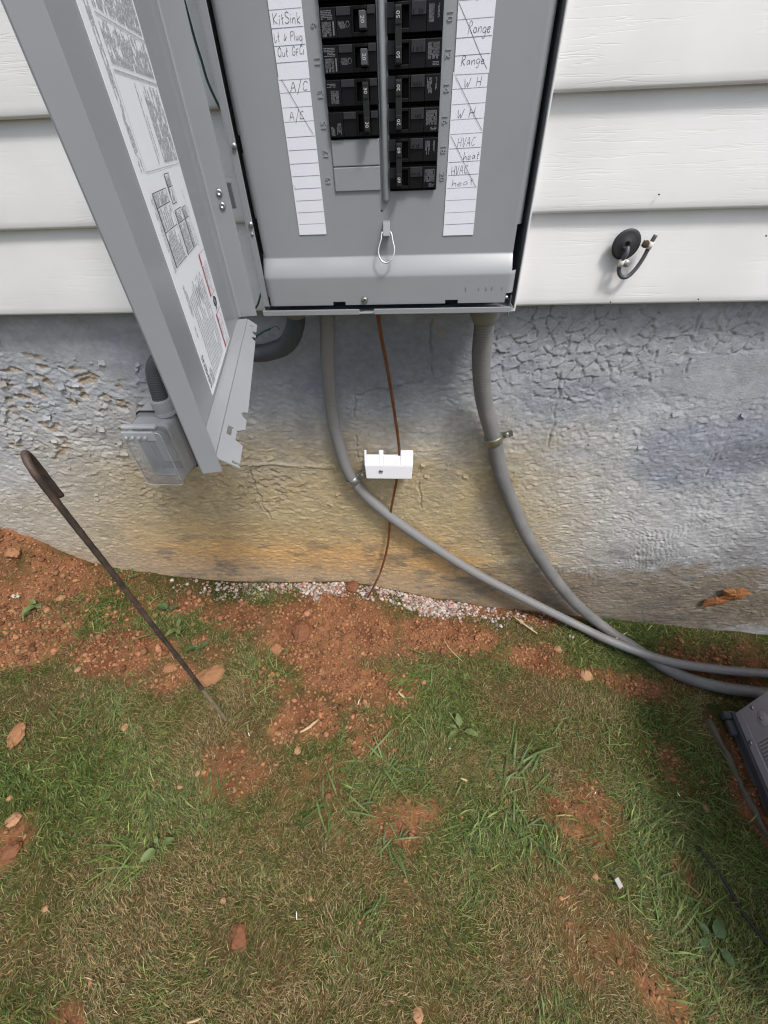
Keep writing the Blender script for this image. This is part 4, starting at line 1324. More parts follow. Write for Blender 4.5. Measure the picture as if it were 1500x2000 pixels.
# receptacle with a clear bubble cover
rec = empty('outdoor_outlet', (-.485, .03, .49))
tag(rec, 'grey weatherproof outlet box with clear bubble cover, left of the open door', 'outlet box')
def RB(mb): mb.v = [(a + .485, b - .03, c_ - .49) for a, b, c_ in mb.v]; return mb
def rbox(x0, x1, z0, z1, y0, y1, r, inset=0.0, n=6, taper=0.0, open_back=False):
    """rounded box, y0 back, y1 front"""
    mb = MB()
    ring_ = []
    for cx, cz, a0 in ((x1 - r, z1 - r, 0), (x0 + r, z1 - r, 90), (x0 + r, z0 + r, 180), (x1 - r, z0 + r, 270)):
        for k in range(n + 1):
            a = radians(a0 + 90 * k / n)
            ring_.append((cx + r * cos(a), cz + r * sin(a)))
    N = len(ring_)
    cxm, czm = (x0 + x1) / 2, (z0 + z1) / 2
    secs = [(y0, 1.0), (y0 + (y1 - y0) * .8, 1 - taper * .6), (y1 - (y1 - y0) * .06, 1 - taper - .02), (y1, 1 - taper - .07)]
    v = []
    for y, s in secs:
        v += [(cxm + (a - cxm) * s, y, czm + (b - czm) * s) for a, b in ring_]
    f = []
    for j in range(len(secs) - 1):
        for k in range(N):
            k2 = (k + 1) % N
            f.append((j * N + k, j * N + k2, (j + 1) * N + k2, (j + 1) * N + k))
    f.append(tuple(range((len(secs) - 1) * N, len(secs) * N)))
    if not open_back: f.append(tuple(reversed(range(N))))
    return mb.add(v, f)
RB(rbox(-.540, -.452, .490, .632, .030, -.012, .010)).build('back_box', M['grey_plastic'], rec, smooth=False)
RB(rbox(-.5415, -.4505, .4885, .6335, -.0122, -.0160, .012)).build('gasket', M['rubber'], rec)
RB(rbox(-.5390, -.4530, .4900, .6310, -.0162, -.0260, .012)).build('cover_base', M['grey_plastic_shaded'], rec)
RB(rbox(-.5180, -.4740, .5150, .6050, -.0262, -.0285, .006)).build('receptacle_face', M['grey_plastic'], rec)
RB(rbox(-.5120, -.4800, .5630, .5960, -.0286, -.0310, .012)).build('socket', M['grey_plastic'], rec)
RB(rbox(-.5120, -.4800, .5240, .5570, -.0286, -.0310, .012)).build('socket', M['grey_plastic'], rec)
tr_ = RB(rbox(-.5360, -.4560, .4930, .6270, -.0263, -.0560, .012, open_back=True))
tr_.f = tr_.f[:-1]
to = tr_.build('inner_tray', M['grey_plastic'], rec)
so = to.modifiers.new('thick', 'SOLIDIFY'); so.thickness = .0020; so.offset = -1
bo = RB(rbox(-.5385, -.4535, .4905, .6300, -.0263, -.0880, .016, taper=.03, open_back=True)).build('bubble_cover', M['clear'], rec, smooth=True)
rim = []
for cx, cz, a0 in ((-.4635, .6180, 0), (-.5285, .6180, 90), (-.5285, .5025, 180), (-.4635, .5025, 270)):
    for k in range(6):
        a = radians(a0 + 18 * k)
        rim.append((cx + .0075 * cos(a), -.0868, cz + .0075 * sin(a)))
RB(MB().tube(rim, .0013, 6, closed=True)).build('rim_highlight', M['frost'], rec, smooth=True)  # pale tube added as the highlight along the clear cover's edge
RB(MB().box(-.5340, -.4680, -.0895, -.0840, .6085, .6290)).build('hinge_strip', M['frost'], rec, bevel=.002)
hb = MB()
hb.box(-.5350, -.4640, -.082, -.070, .6302, .6370)
RB(hb).build('hinge_bar', M['frost'], rec, bevel=.002)
for k in range(4):
    x = -.5240 + .0130 * k
    RB(MB().lathe((x, -.0895, .6180), (0, -1, .1), [(0, .0036), (.004, .0034), (.006, .0015)], 10)).build('hinge_knuckle', M['frost'], rec, smooth=True)
RB(MB().lathe((-.4712, -.018, .6300), (.0, .0, 1), [(0, .0205), (.006, .0205), (.0062, .0190), (.014, .0190), (.0142, .0200), (.032, .0205), (.034, .0195), (.0342, .0152)], 24)).build('connector', M['grey_plastic'], rec, smooth=False)

# green bonding wires beside and under the cabinet
g1 = empty('green_wire', (-.222, -.01, 1.076)); tag(g1, 'green insulated wire against the siding behind the open door', 'wire')
sub(g1, MB().tube(spline([(-.236, -.014, 1.22), (-.2322, -.012, 1.14), (-.2293, -.012, 1.1144), (-.2275, -.012, 1.0969), (-.2205, -.012, 1.0758), (-.2120, -.011, 1.058), (-.2065, -.011, 1.04), (-.2040, -.011, .98), (-.2100, -.014, .88), (-.2229, -.02, .8404), (-.236, -.022, .828), (-.25, -.02, .822)], .004), .0016, 8), 'insulation', 'green_wire', smooth=True)
g2 = empty('green_wire', (-.2388, -.03, .7835)); tag(g2, 'short green wire with a stripped end below the panel, by the dark conduit', 'wire')
sub(g2, MB().tube(spline([(-.262, -.018, .762), (-.2488, -.025, .7765), (-.2388, -.03, .7865), (-.2225, -.031, .7960), (-.2080, -.031, .8010)], .003), .0017, 8), 'insulation', 'green_wire', smooth=True)
sub(g2, MB().tube(spline([(-.2080, -.031, .8010), (-.2010, -.031, .8045), (-.1965, -.030, .8035), (-.1935, -.029, .7985)], .002), .0009, 8), 'stripped_end', 'copper', smooth=True)
# dry weed stem hanging under the cabinet
wd = empty('dry_weed', (.067, .0, .82)); tag(wd, 'thin dry stem with a small seed head hanging under the panel', 'stem')
sub(wd, MB().tube(spline([(.064, -.004, .832), (.0669, .0, .8218), (.0751, .004, .7967), (.0880, .006, .7800)], .003), .0005, 6), 'stem', 'dry')
mb = MB()
for k in range(9):
    a = random.uniform(0, 6.3)
    p = Vector((.0885, .006, .7790))
    q = p + Vector((.007 * cos(a) * random.uniform(.4, 1), -.003 * random.random(), -.004 + .006 * sin(a)))
    mb.tube([p, (p + q) / 2 + Vector((0, -.001, .001)), q], .0006, 5)
sub(wd, mb, 'seed_head', 'dry')

# cable stub on the siding
gm = empty('cable_grommet', (.3556, -.004, .9067)); tag(gm, 'round black rubber grommet on the white siding, right of the panel', 'grommet')
MB().lathe((0, .003, 0), (0, -1, 0), [(0, .0195), (.0030, .0205), (.0040, .0196), (.0045, .0165), (.0047, .0070), (.0056, .0060), (.0056, .0032), (.0020, .0028)], 30).build('disc', M['grommet'], gm, smooth=True)
cb = empty('coax_cable', (.3729, -.012, .8638)); tag(cb, 'short looped grey cable stub below the black grommet on the siding', 'cable')
sub(cb, MB().tube(spline([(.3556, -.012, .9050), (.3552, -.016, .8985), (.3535, -.014, .8900), (.3530, -.010, .8800), (.3560, -.009, .8705), (.3635, -.009, .8640), (.3720, -.009, .8655), (.3795, -.009, .8755), (.3850, -.009, .8900), (.3885, -.009, .9080), (.3915, -.009, .9190)], .0025), .0031, 10), 'jacket', 'cable', smooth=True)
def clip_(name, c_, rot, scr, label_):
    t = empty(name, c_); tag(t, label_, 'cable clip')
    mb = MB()
    for i in range(9):
        pass
    v, f = [], []
    for w in (-.0048, .0048):
        for i in range(11):
            a = radians(-10 + 200 * i / 10)
            v.append((.0040 * cos(a), .006 - .003 - .0045 * sin(a), w))
    f = [(i, i + 1, 12 + i, 11 + i) for i in range(10)]
    o = obj('saddle', mesh('saddle', v, f), M['clip'], t, smooth=True)
    s = o.modifiers.new('thick', 'SOLIDIFY'); s.thickness = .0012; s.offset = 1
    sx_ = -1 if scr[0] < 0 else 1
    MB().box(*sorted((.0030 * sx_, .0105 * sx_)), .0015, .0085, -.0045, .0045).build('foot', M['clip'], t, bevel=.0008)
    MB().lathe((.0078 * sx_, .0015, 0), (0, -1, 0), [(0, .0052), (.0012, .0050), (.0020, .0036)], 14).build('screw', M[scr[1]], t, smooth=True)
    t.rotation_euler = (0, rot, 0)
    return t
clip_('cable_clip', (.3532, -.0150, .8842), radians(5), (1, 'zinc'), 'white cable clip just below the grommet with a bright screw')
clip_('cable_clip', (.3880, -.0125, .9060), radians(16), (-1, 'rust_screw'), 'white cable clip with a rusty screw near the cable\'s upper end')

# ------------------------------------------------------------------ iron hook rod stuck in the lawn
rx, ry = -.4085, -.389
rod = empty('iron_hook_rod', (rx, ry, gz(rx, ry))); tag(rod, 'rusty iron rod with a hooked top standing in the lawn before the wall', 'rod')
zb0 = gz(rx, ry) - .012
pts = [(rx, ry, zb0 + .185), (rx + .0010, ry, .28), (rx - .0005, ry + .0005, .40), (rx + .001, ry, .55), (rx, ry, .68), (rx, ry, .748)]
c0 = Vector((rx, ry, .752))
hd = Vector((-.645, .764, 0))                    # the hook bends over away from the lens
hook = []
for k in range(1, 11):
    a = pi * k / 10
    hook.append(tuple(c0 + Vector((0, 0, .026 * sin(a))) + hd * (.020 * (1 - cos(a)))))
hook.append(tuple(Vector(hook[-1]) + hd * .001 + Vector((0, 0, -.028))))
hook.append(tuple(Vector(hook[-1]) + hd * .001 + Vector((0, 0, -.026))))
rr_ = lambda i: .0043 * (1 + .03 * math.sin(i * 1.3) + .02 * math.sin(i * .47))
o = MB().tube(spline(pts + hook, .004), .0047, 12, rfun=rr_); sub(rod, o, 'shaft', 'rust', smooth=True)
o = MB().tube(spline([(rx + .0006, ry, zb0 - .02), (rx + .0003, ry, zb0 + .08), (rx, ry, zb0 + .186)], .004), .0048, 12, rfun=rr_); sub(rod, o, 'muddy_tip', 'mud_iron', smooth=True)

# ------------------------------------------------------------------ condenser and its edging
ac = empty('condenser_unit', (.9475, -.249, -.2), -.1143)
tag(ac, 'dark grey outdoor condenser unit at the right edge beside the conduits', 'condenser')
MB().box(-.006, .72, -.726, .006, 0.0, .026).build('base_pan', M['unit_dark'], ac, bevel=.004)
MB().box(.0, .714, -.72, 0, .0262, .0540).build('lower_band', M['unit_paint'], ac, bevel=.002)
MB().box(.0, .714, -.0880, 0, .0545, .66).build('corner_panel', M['unit_paint'], ac, bevel=.003)
MB().box(.0, .714, -.72, -.655, .0545, .66).build('corner_panel', M['unit_paint'], ac, bevel=.003)
MB().box(.014, .700, -.654, -.0885, .0545, .655).build('coil', M['rubber'], ac)
MB().box(-.004, .718, -.724, .004, .6605, .69).build('top_cover', M['unit_paint'], ac, bevel=.006)
sl = mesh('slat', *(lambda m_: (m_.v, m_.f))(MB().box(.001, .010, -.0028, .0028, .0620, .655)))
sl.materials.append(M['unit_paint'])
for k in range(72):
    o = bpy.data.objects.new('slat', sl); link(o, ac); o.location = (0, -.0935 - .0078 * k, 0)
for (y, z) in ((-.0132, .0990), (-.0800, .0380)):
    MB().lathe((-.0002, y, z), (-1, 0, 0), [(0, .0062), (.0012, .0060), (.0030, .0040)], 12).build('screw', M['zinc'], ac, smooth=True)
MB().lathe((-.0004, -.0476, .1179), (-1, 0, 0), [(0, .0200), (.0006, .0185), (.0026, .0110), (.0030, .0090)], 24).build('dimple', M['unit_paint'], ac, smooth=True)
MB().lathe((-.0036, -.0476, .1179), (-1, 0, 0), [(0, .0052), (.0014, .0050), (.0030, .0030)], 12).build('screw', M['zinc'], ac, smooth=True)
f_ = MB(); f_.box(-.0240, -.0062, -.0560, -.0150, .0020, .0190); f_.box(-.0270, -.0064, -.0145, .0060, .0, .0230); f_.build('corner_foot', M['unit_dark'], ac, bevel=.005)
padm = MB().box(.004, .74, -.74, .02, -.06, -.0015); po = padm.build('equipment_pad', M['pad'], bevel=.004)
po.location = (.9475, -.249, -.2); po.rotation_euler = (0, 0, -.1143)
tag(po, 'low concrete pad under the condenser unit, mostly in shadow', 'pad')
ep = [Vector((p.x, p.y, gz(p.x, p.y) + .004)) for p in spline([(.880, -.262, 0), (.886, -.30, 0), (.893, -.36, 0), (.892, -.43, 0), (.894, -.52, 0), (.899, -.62, 0), (.905, -.75, 0), (.905, -.95, 0)], .012)]
v, f = [], []
for i, p in enumerate(ep):
    T = (ep[min(i + 1, len(ep) - 1)] - ep[max(i - 1, 0)]).normalized()
    S = T.cross(Vector((0, 0, 1)))
    w = .0070 + .0020 * math.sin(i * .9) + random.uniform(-.0008, .0008)
    h = .010 + .0025 * math.sin(i * .37)
    for a, b in ((-w, -.05), (-w, h - .004), (-w * .4, h), (w * .5, h + .001), (w, h - .004), (w, -.05)):
        v.append(p + S * a + Vector((0, 0, b)))
f = [(i * 6 + j, i * 6 + j + 1, i * 6 + j + 7, i * 6 + j + 6) for i in range(len(ep) - 1) for j in range(5)]
tag(obj('edging_strip', mesh('edging_strip', v, f), M['edging'], smooth=True), 'weathered brown edging strip in the grass beside the condenser', 'edging')
tb = [(.700, -.555), (.715, -.585), (.733, -.620), (.742, -.655), (.770, -.70), (.80, -.74)]
tub = empty('thin_tube', (.742, -.655, gz(.742, -.655))); tag(tub, 'thin black tube lying in the grass at the right edge', 'tube')
sub(tub, MB().tube(spline([(x, y, gz(x, y) + .014) for x, y in tb], .006), .0028, 8), 'tubing', 'rubber', smooth=True)

# ------------------------------------------------------------------ loose soil, gravel, stones
def ico():
    t = (1 + 5 ** .5) / 2
    v = np.array([(-1, t, 0), (1, t, 0), (-1, -t, 0), (1, -t, 0), (0, -1, t), (0, 1, t), (0, -1, -t), (0, 1, -t), (t, 0, -1), (t, 0, 1), (-t, 0, -1), (-t, 0, 1)], float)
    v /= np.linalg.norm(v[0])
    f = np.array([(0, 11, 5), (0, 5, 1), (0, 1, 7), (0, 7, 10), (0, 10, 11), (1, 5, 9), (5, 11, 4), (11, 10, 2), (10, 7, 6), (7, 1, 8), (3, 9, 4), (3, 4, 2), (3, 2, 6), (3, 6, 8), (3, 8, 9), (4, 9, 5), (2, 4, 11), (6, 2, 10), (8, 6, 7), (9, 8, 1)])
    return v, f
ICV, ICF = ico()
def crumbs(name, px, py, size, cols, sink=.3):
    N = len(px)
    pz = ground_z(px, py)
    V = ICV[None] * (1 + .45 * (rng.random((N, 12, 1)) - .5))
    V = V * (size[:, None, None] * .5) * (0.65 + .7 * rng.random((N, 1, 3)))
    a = rng.random(N) * 6.28
    c_, s_ = np.cos(a)[:, None], np.sin(a)[:, None]
    vx = V[..., 0] * c_ - V[..., 1] * s_
    vy = V[..., 0] * s_ + V[..., 1] * c_
    V = np.stack([vx + px[:, None], vy + py[:, None], V[..., 2] * .8 + (pz + size * (.5 - sink) * .7)[:, None]], -1)
    F = (ICF[None] + (np.arange(N) * 12)[:, None, None]).reshape(-1, 3)
    return np_mesh(name, V.reshape(-1, 3), F.ravel(), np.arange(len(F)) * 3, np.full(len(F), 3), np.repeat(cols, 12, 0))

def sample(n, x0, x1, y0, y1, w):
    px = rng.uniform(x0, x1, n * 6)
    py = rng.uniform(y0, y1, n * 6)
    k = rng.random(n * 6) < w(px, py)
    return px[k][:n], py[k][:n]
px, py = sample(30000, -1.5, 1.1, -1.0, .02, lambda x, y: bare(x, y) ** 1.3 * (.12 + .8 * sstep(-.56, -.36, y)) + .010)
sz = .0018 + .0085 * rng.random(len(px)) ** 4 + .010 * (rng.random(len(px)) > .993)
sz = sz + .020 * rng.random(len(px)) ** 2 * ((rng.random(len(px)) > .985) & (px < -.45) & (py > -.32))
base = np.array([.290, .138, .072]) * (0.38 + .95 * rng.random((len(px), 1)))
base[:, 1:] *= (0.92 + .25 * rng.random((len(px), 1)))
tag(obj('soil_crumbs', crumbs('soil_crumbs', px, py, sz, base), M['crumb']), 'loose crumbs of red clay soil scattered over the bare patches', 'soil', kind='stuff')
# pale crumbled mortar along the foot of the wall
def gw(x, y):
    d = .018 - y
    e_ = np.interp(x, [-.80, -.62, -.5, -.35, -.12, .0, .12, .22, .32, .60], [0, .08, .25, .75, .95, .98, .85, .7, .12, .02])
    return np.clip(e_ * sstep(.080, .015, d + .12 * (fbm(x * 16, y * 16, 4, 77) - .5)), 0, 1) * (1 - .9 * np.exp(-((x + .135) / .035) ** 2))
px, py = sample(3200, -.85, .65, -.10, .016, gw)
sz = .0030 + .0100 * rng.random(len(px)) ** 2.6
base = np.array([.50, .425, .39]) * (0.45 + .68 * rng.random((len(px), 1)))
base = base * (1 - .55 * (rng.random((len(px), 1)) > .76) * np.array([0.2, .8, 1.0]))
tag(obj('mortar_gravel', crumbs('mortar_gravel', px, py, sz, base, .15), M['crumb']), 'pale pinkish crumbled mortar lying along the foot of the wall', 'gravel', kind='stuff')

def lump(name, x, y, s, flat, m_, label_, cat, seed, group=None, asp=1.0, rot=0.0, emb=.28, dz=0.0):
    bm = bmesh.new()
    bmesh.ops.create_icosphere(bm, subdivisions=3, radius=.5 * s)
    rs = random.Random(seed)
    off = [Vector((rs.uniform(-1, 1), rs.uniform(-1, 1), rs.uniform(-1, 1))).normalized() for _ in range(9)]
    lim = [rs.uniform(.30, .46) * s for _ in range(9)]
    for v in bm.verts:
        for o_, l_ in zip(off, lim):                # chop by planes: angular, broken faces
            d = v.co.dot(o_)
            if d > l_: v.co -= o_ * (d - l_) * .85
        n_ = float(fbm(np.array([v.co.x / s * 6 + seed + v.co.z / s * 4]), np.array([v.co.y / s * 6 + v.co.z / s * 5]), 4, seed, .8)[0]) - .5
        v.co *= 1 + (.75 if 'stone_tan' != m_ else .3) * n_
        v.co.x *= asp
        v.co.z *= flat
    me = bpy.data.meshes.new(name)
    bm.to_mesh(me)
    bm.free()
    o = obj(name, me, M[m_], smooth=False, at=(x, y, gz(x, y) + s * flat * (.5 - emb) + dz))
    o.rotation_euler = (rs.uniform(-.2, .2), rs.uniform(-.2, .2), rot or rs.uniform(0, 6))
    return tag(o, label_, cat, group)
LUMPS = [(-.267, -.151, .066, .6, 'soil_clod', 'large red clay clod lying on bare soil below the copper wire', 'clod', 1.0),
 (-.488, -.283, .062, .45, 'stone_brown', 'flat brown clay slab just right of the iron rod', 'clod', 1.25),
 (-.646, -.422, .022, .5, 'stone_tan', 'round tan stone in the grass left of the rod\'s tip', 'stone', .9),
 (.487, -.107, .026, .6, 'stone_tan', 'small orange stone below where the two conduits meet', 'stone', 1.1),
 (.551, -.180, .040, .6, 'stone_tan', 'largest orange clay lump below the conduits', 'clod', 1.0),
 (-.873, -.461, .042, .5, 'stone_brown', 'long tan clod at the left edge level with the rod\'s tip', 'clod', 1.4),
 (-.774, -.613, .030, .55, 'stone_tan', 'tan clod at the left edge above a bare red patch', 'clod', 1.1),
 (-.744, -.665, .034, .55, 'soil_clod', 'reddish clod on the bare patch at the left edge', 'clod', 1.2),
 (-.633, -.738, .014, .55, 'stone_tan', 'small tan pebble alone in the grass low on the left', 'stone', 1.0),
 (-.306, -.708, .014, .55, 'stone_tan', 'small tan pebble just above the dark red clod', 'stone', .9),
 (-.142, -.695, .012, .55, 'stone_tan', 'tiny pointed tan pebble right of the dark red clod', 'stone', .9),
 (.062, -.827, .024, .55, 'stone_tan', 'tan stone at the bottom edge of the view', 'stone', 1.1),
 (-.259, -.753, .036, .55, 'soil_clod', 'dark red clay clod alone in the lower lawn', 'clod', 1.2),
 (-.464, -.532, .015, .5, 'stone_tan', 'tan pebble left of the orange bare patch below the rod', 'stone', 1.1),
 (-.434, -.506, .015, .5, 'stone_tan', 'tan pebble touching the orange bare patch below the rod', 'stone', 1.0),
 (-.806, -.579, .014, .5, 'stone_tan', 'small pebble nearest the left edge in the green grass', 'stone', 1.0),
 (-.820, -.302, .018, .6, 'stone_tan', 'pale stone on the left edge of the grass strip between bare patches', 'stone', 1.0),
 (.437, -.624, .015, .55, 'stone_tan', 'small orange stone beside the grey chip', 'stone', 1.1),
 (.065, -.690, .010, .6, 'stone_tan', 'tiny orange pebble below the middle bare patch', 'stone', 1.0),
 (-.139, .004, .044, .7, 'soil_clod', 'dark soil clod on the pale gravel at the copper wire', 'clod', 1.0),
 (-.598, -.274, .034, .55, 'stone_brown', 'brown clod partly behind the iron rod', 'clod', 1.0),
 (-.328, -.204, .032, .6, 'stone_brown', 'brown clod in front of the large red clod', 'clod', 1.1),
 (-.217, -.449, .020, .5, 'stone_tan', 'orange stone at the lower end of the bare soil', 'stone', 1.1),
 (.768, -.473, .018, .5, 'stone_tan', 'pale stone in the grass near the edging strip', 'stone', 1.3),
 (-1.167, -.01, .060, .65, 'soil_clod', 'broad red clod at the foot of the spoil heap on the left', 'clod', 1.2),
 (-1.205, .005, .048, .7, 'soil_clod', 'red clod on top of the spoil heap by the wall', 'clod', 1.0),
 (-1.110, -.03, .046, .7, 'stone_brown', 'brown clod on the right flank of the spoil heap', 'clod', 1.0),
 (-1.190, -.075, .050, .65, 'stone_brown', 'brown clod below the spoil heap at the left edge', 'clod', 1.1)]
for i, (x, y, s, fl, m_, lb_, ct, asp) in enumerate(LUMPS):
    lump('clay_clod' if ct == 'clod' else 'stone', x, y, s * (.95 if ct == 'clod' else .85), fl, m_, lb_, ct, i * 7 + 3, asp=asp)
# the grey chip lying on the lawn
o = MB().hexa([(-.009, -.014, 0), (.009, -.012, 0), (.008, .014, 0), (-.010, .012, 0), (-.0085, -.0135, .003), (.0085, -.0115, .003), (.0075, .0135, .003), (-.0095, .0115, .003)]).build('plastic_chip', M['clip_grey'], bevel=.0006)
o.scale = (.6, .62, 1)
o.location = (.478, -.632, gz(.478, -.632) + .016); o.rotation_euler = (.1, .12, .35)
tag(o, 'small flat pale grey chip lying in the lower right lawn', 'chip')

# ------------------------------------------------------------------ grass
def green_map(x, y):
    g = .17 + 1.7 * (fbm(x * 7, y * 7, 5, 141) - .5)
    g = g + .55 * np.exp(-(((x + .80) / .25) ** 2 + ((y + .47) / .12) ** 2))
    g = g + .40 * np.exp(-(((x + .55) / .20) ** 2 + ((y + .62) / .10) ** 2))
    g = g + .50 * np.exp(-(((x - .75) / .22) ** 2 + ((y + .48) / .30) ** 2))
    g = g + .45 * np.exp(-(((x - .25) / .25) ** 2 + ((y + .38) / .10) ** 2))
    g = g + .70 * np.exp(-(((x - .78) / .16) ** 2 + ((y + .04) / .07) ** 2))
    g = g + .35 * np.exp(-(((x + .75) / .35) ** 2 + ((y + .13) / .10) ** 2))
    g = g - .16 * sstep(-.45, -.75, y) * sstep(.45, .1, x)
    return np.clip(g, .04, .95)

def blades(name, n, x0, x1, y0, y1, lmin, lmax, wmin, wmax, el0, el1, dens, straw=1.0, flow=None):
    px, py = sample(n, x0, x1, y0, y1, dens)
    n = len(px)
    pz = ground_z(px, py) - .001
    gm_ = green_map(px, py)
    isg = rng.random(n) < (gm_ if straw >= 1 else .94)
    L = (lmin + (lmax - lmin) * rng.random(n) ** 1.6) * np.where(isg, 1.15, .9)
    W = (wmin + (wmax - wmin) * rng.random(n) ** 1.5) * np.where(isg, 1.25, .85)
    az = rng.random(n) * 2 * pi
    fl = fbm(px * 4, py * 4, 2, 151) * 12
    az = np.where(rng.random(n) < .45, fl + rng.normal(0, .5, n), az)
    el = np.radians(el0 + (el1 - el0) * rng.random(n))
    dx, dy = np.cos(az), np.sin(az)
    sx_, sy_ = -dy, dx
    m_ = .45 + .2 * rng.random(n)
    bend = (rng.random(n) - .35) * .5
    mx, my, mz = px + dx * L * m_ * np.cos(el), py + dy * L * m_ * np.cos(el), pz + L * m_ * np.sin(el)
    side = (rng.random(n) - .5) * .5
    e2 = el - bend - .35
    tx = mx + (dx + sx_ * side) * L * (1 - m_) * np.cos(e2)
    ty = my + (dy + sy_ * side) * L * (1 - m_) * np.cos(e2)
    tz = np.maximum(mz + L * (1 - m_) * np.sin(e2), ground_z(tx, ty, False) + .001)
    V = np.empty((n, 5, 3))
    hw = W * .5
    V[:, 0] = np.stack([px - sx_ * hw * .7, py - sy_ * hw * .7, pz], 1)
    V[:, 1] = np.stack([px + sx_ * hw * .7, py + sy_ * hw * .7, pz], 1)
    V[:, 2] = np.stack([mx - sx_ * hw, my - sy_ * hw, mz], 1)
    V[:, 3] = np.stack([mx + sx_ * hw, my + sy_ * hw, mz + hw * .4], 1)
    V[:, 4] = np.stack([tx, ty, tz], 1)
    base_ = (np.arange(n) * 5)[:, None]
    lo_ = np.concatenate([base_ + np.array([[0, 1, 3, 2]]), base_ + np.array([[2, 3, 4]])], 1).ravel()
    st_ = (np.arange(n)[:, None] * 7 + np.array([[0, 4]])).ravel()
    to_ = np.tile([4, 3], n)
    gA, gB, gC = np.array([.092, .140, .028]), np.array([.046, .078, .016]), np.array([.185, .225, .062])
    sA, sB, sC = np.array([.28, .200, .092]), np.array([.165, .108, .048]), np.array([.42, .33, .18])
    q = rng.random(n)[:, None]
    cg = np.where(q < .45, gA, np.where(q < .8, gB, gC))
    cs_ = np.where(q < .48, sA, np.where(q < .90, sB, sC))
    olive = np.array([.115, .110, .035])
    cs_ = np.where((rng.random(n) < .30)[:, None], olive, cs_)
    c_ = np.where(isg[:, None], cg, cs_) * (.65 + .65 * rng.random((n, 1)))
    cv = np.repeat(c_[:, None], 5, 1)
    return np_mesh(name, V.reshape(-1, 3), lo_, st_, to_, cv.reshape(-1, 3))
def no_unit(x, y):
    return np.where((x > .875) & (y < -.215), 0.0, 1.0)
dl = lambda x, y: np.clip((1 - bare(x, y)) ** 1.2 * (.55 + .45 * sstep(.35, .6, fbm(x * 11, y * 11, 4, 301))) + .05 + .16 * sstep(-.30, -.50, y), 0, 1) * no_unit(x, y) * (1 - .75 * sstep(-.05, .01, y) * (x < .6))
tag(obj('lawn_grass', blades('lawn_grass', 300000, -1.35, 1.15, -1.05, .015, .007, .026, .0005, .0012, 6, 62, dl), M['grass']), 'thin worn lawn of short green and straw coloured grass', 'grass', kind='stuff')
tag(obj('lawn_grass', blades('lawn_grass', 45000, -2.6, 2.4, -2.4, .01, .012, .036, .0012, .0026, 8, 60, lambda x, y: np.where((x > -1.35) & (x < 1.15) & (y > -1.05), 0.0, 1.0) * no_unit(x, y)), M['grass']), 'worn lawn continuing around the worked area outside the bare soil', 'grass', kind='stuff')
tag(obj('coarse_grass', blades('coarse_grass', 3200, -1.3, 1.1, -.95, .01, .020, .048, .0012, .0026, 6, 40, lambda x, y: dl(x, y) * np.clip(green_map(x, y) * 1.5 - .35, .0, 1), straw=.1), M['grass']), 'coarser long grass blades lying over the lawn', 'grass', kind='stuff')

def tuft(x, y, n, L, spread, az0, azs, w, label_, bright=1.0, el=(12, 50)):
    t = empty('grass_tuft', (x, y, gz(x, y)))
    tag(t, label_, 'grass tuft', 'grass tufts on the lawn')
    v, f, c_ = [], [], []
    for k in range(n):
        bx_, by_ = random.gauss(0, spread * 1.5), random.gauss(0, spread * 1.1)
        a = radians(az0 + random.gauss(0, azs) + 900 * (float(vnoise(np.array([(x + bx_) * 30]), np.array([(y + by_) * 30]), 5)[0]) - .5) * (azs > 35))
        l = L * random.uniform(.45, 1.1)
        e_ = radians(random.uniform(*el))
        z0 = gz(x + bx_, y + by_) - gz(x, y) - .001
        d = Vector((cos(a), sin(a), 0)); s = Vector((-sin(a), cos(a), 0))
        p = Vector((bx_, by_, z0))
        ww = w * random.uniform(.6, 1.2)
        b = len(v)
        col = np.array(random.choice([(.076, .130, .028), (.105, .165, .040), (.056, .098, .026), (.135, .185, .058)])) * random.uniform(.75, 1.2) * bright
        for q, (t_, wq) in enumerate(((0, .6), (.3, 1), (.62, .85), (.85, .5))):
            ee = e_ * (1 - t_ * 1.25)
            if q: p = p + (d * cos(ee) + Vector((0, 0, sin(ee)))) * l * .3 + s * l * .02 * random.uniform(-1, 1)
            v += [p - s * ww * wq * .5, p + s * ww * wq * .5 + Vector((0, 0, ww * .2))]
            c_ += [col, col]
        v.append(p + d * l * .18 + Vector((0, 0, -.004))); c_.append(col)
        for q in range(3): f.append((b + 2 * q, b + 2 * q + 1, b + 2 * q + 3, b + 2 * q + 2))
        f.append((b + 6, b + 7, b + 8))
    me = mesh('blades', v, f)
    a = me.color_attributes.new('tint', 'FLOAT_COLOR', 'POINT')
    a.data.foreach_set('color', np.concatenate([np.array(c_), np.ones((len(c_), 1))], 1).astype(np.float32).ravel())
    o = obj('blades', me, M['grass'], t)
    o['kind'] = 'stuff'
tuft(-.930, -.130, 70, .050, .045, 70, 60, .0022, 'green grass strip below the spoil heap at the left', .9)
tuft(-.860, -.185, 60, .050, .040, 40, 60, .0022, 'grass strip left of the rod between two bare patches', .9)
tuft(-1.060, -.200, 40, .050, .030, 90, 60, .0022, 'small grass patch at the left edge below the heap', .85)
tuft(.085, -.225, 90, .085, .030, 205, 22, .0030, 'bright green grass tuft combed to the left on the bare soil', 1.15)
tuft(.160, -.195, 60, .070, .028, 195, 25, .0028, 'green grass tuft right behind the brightest tuft', 1.1)
tuft(-.032, -.471, 30, .075, .020, 100, 45, .0045, 'upright coarse tuft in the centre of the lawn', .85)
tuft(.306, -.425, 34, .100, .022, -40, 40, .0045, 'coarse dark tuft splayed to the right in the middle lawn', .85)
tuft(-.119, -.548, 22, .080, .020, 60, 50, .0042, 'coarse tuft beside the middle orange patch', .8)
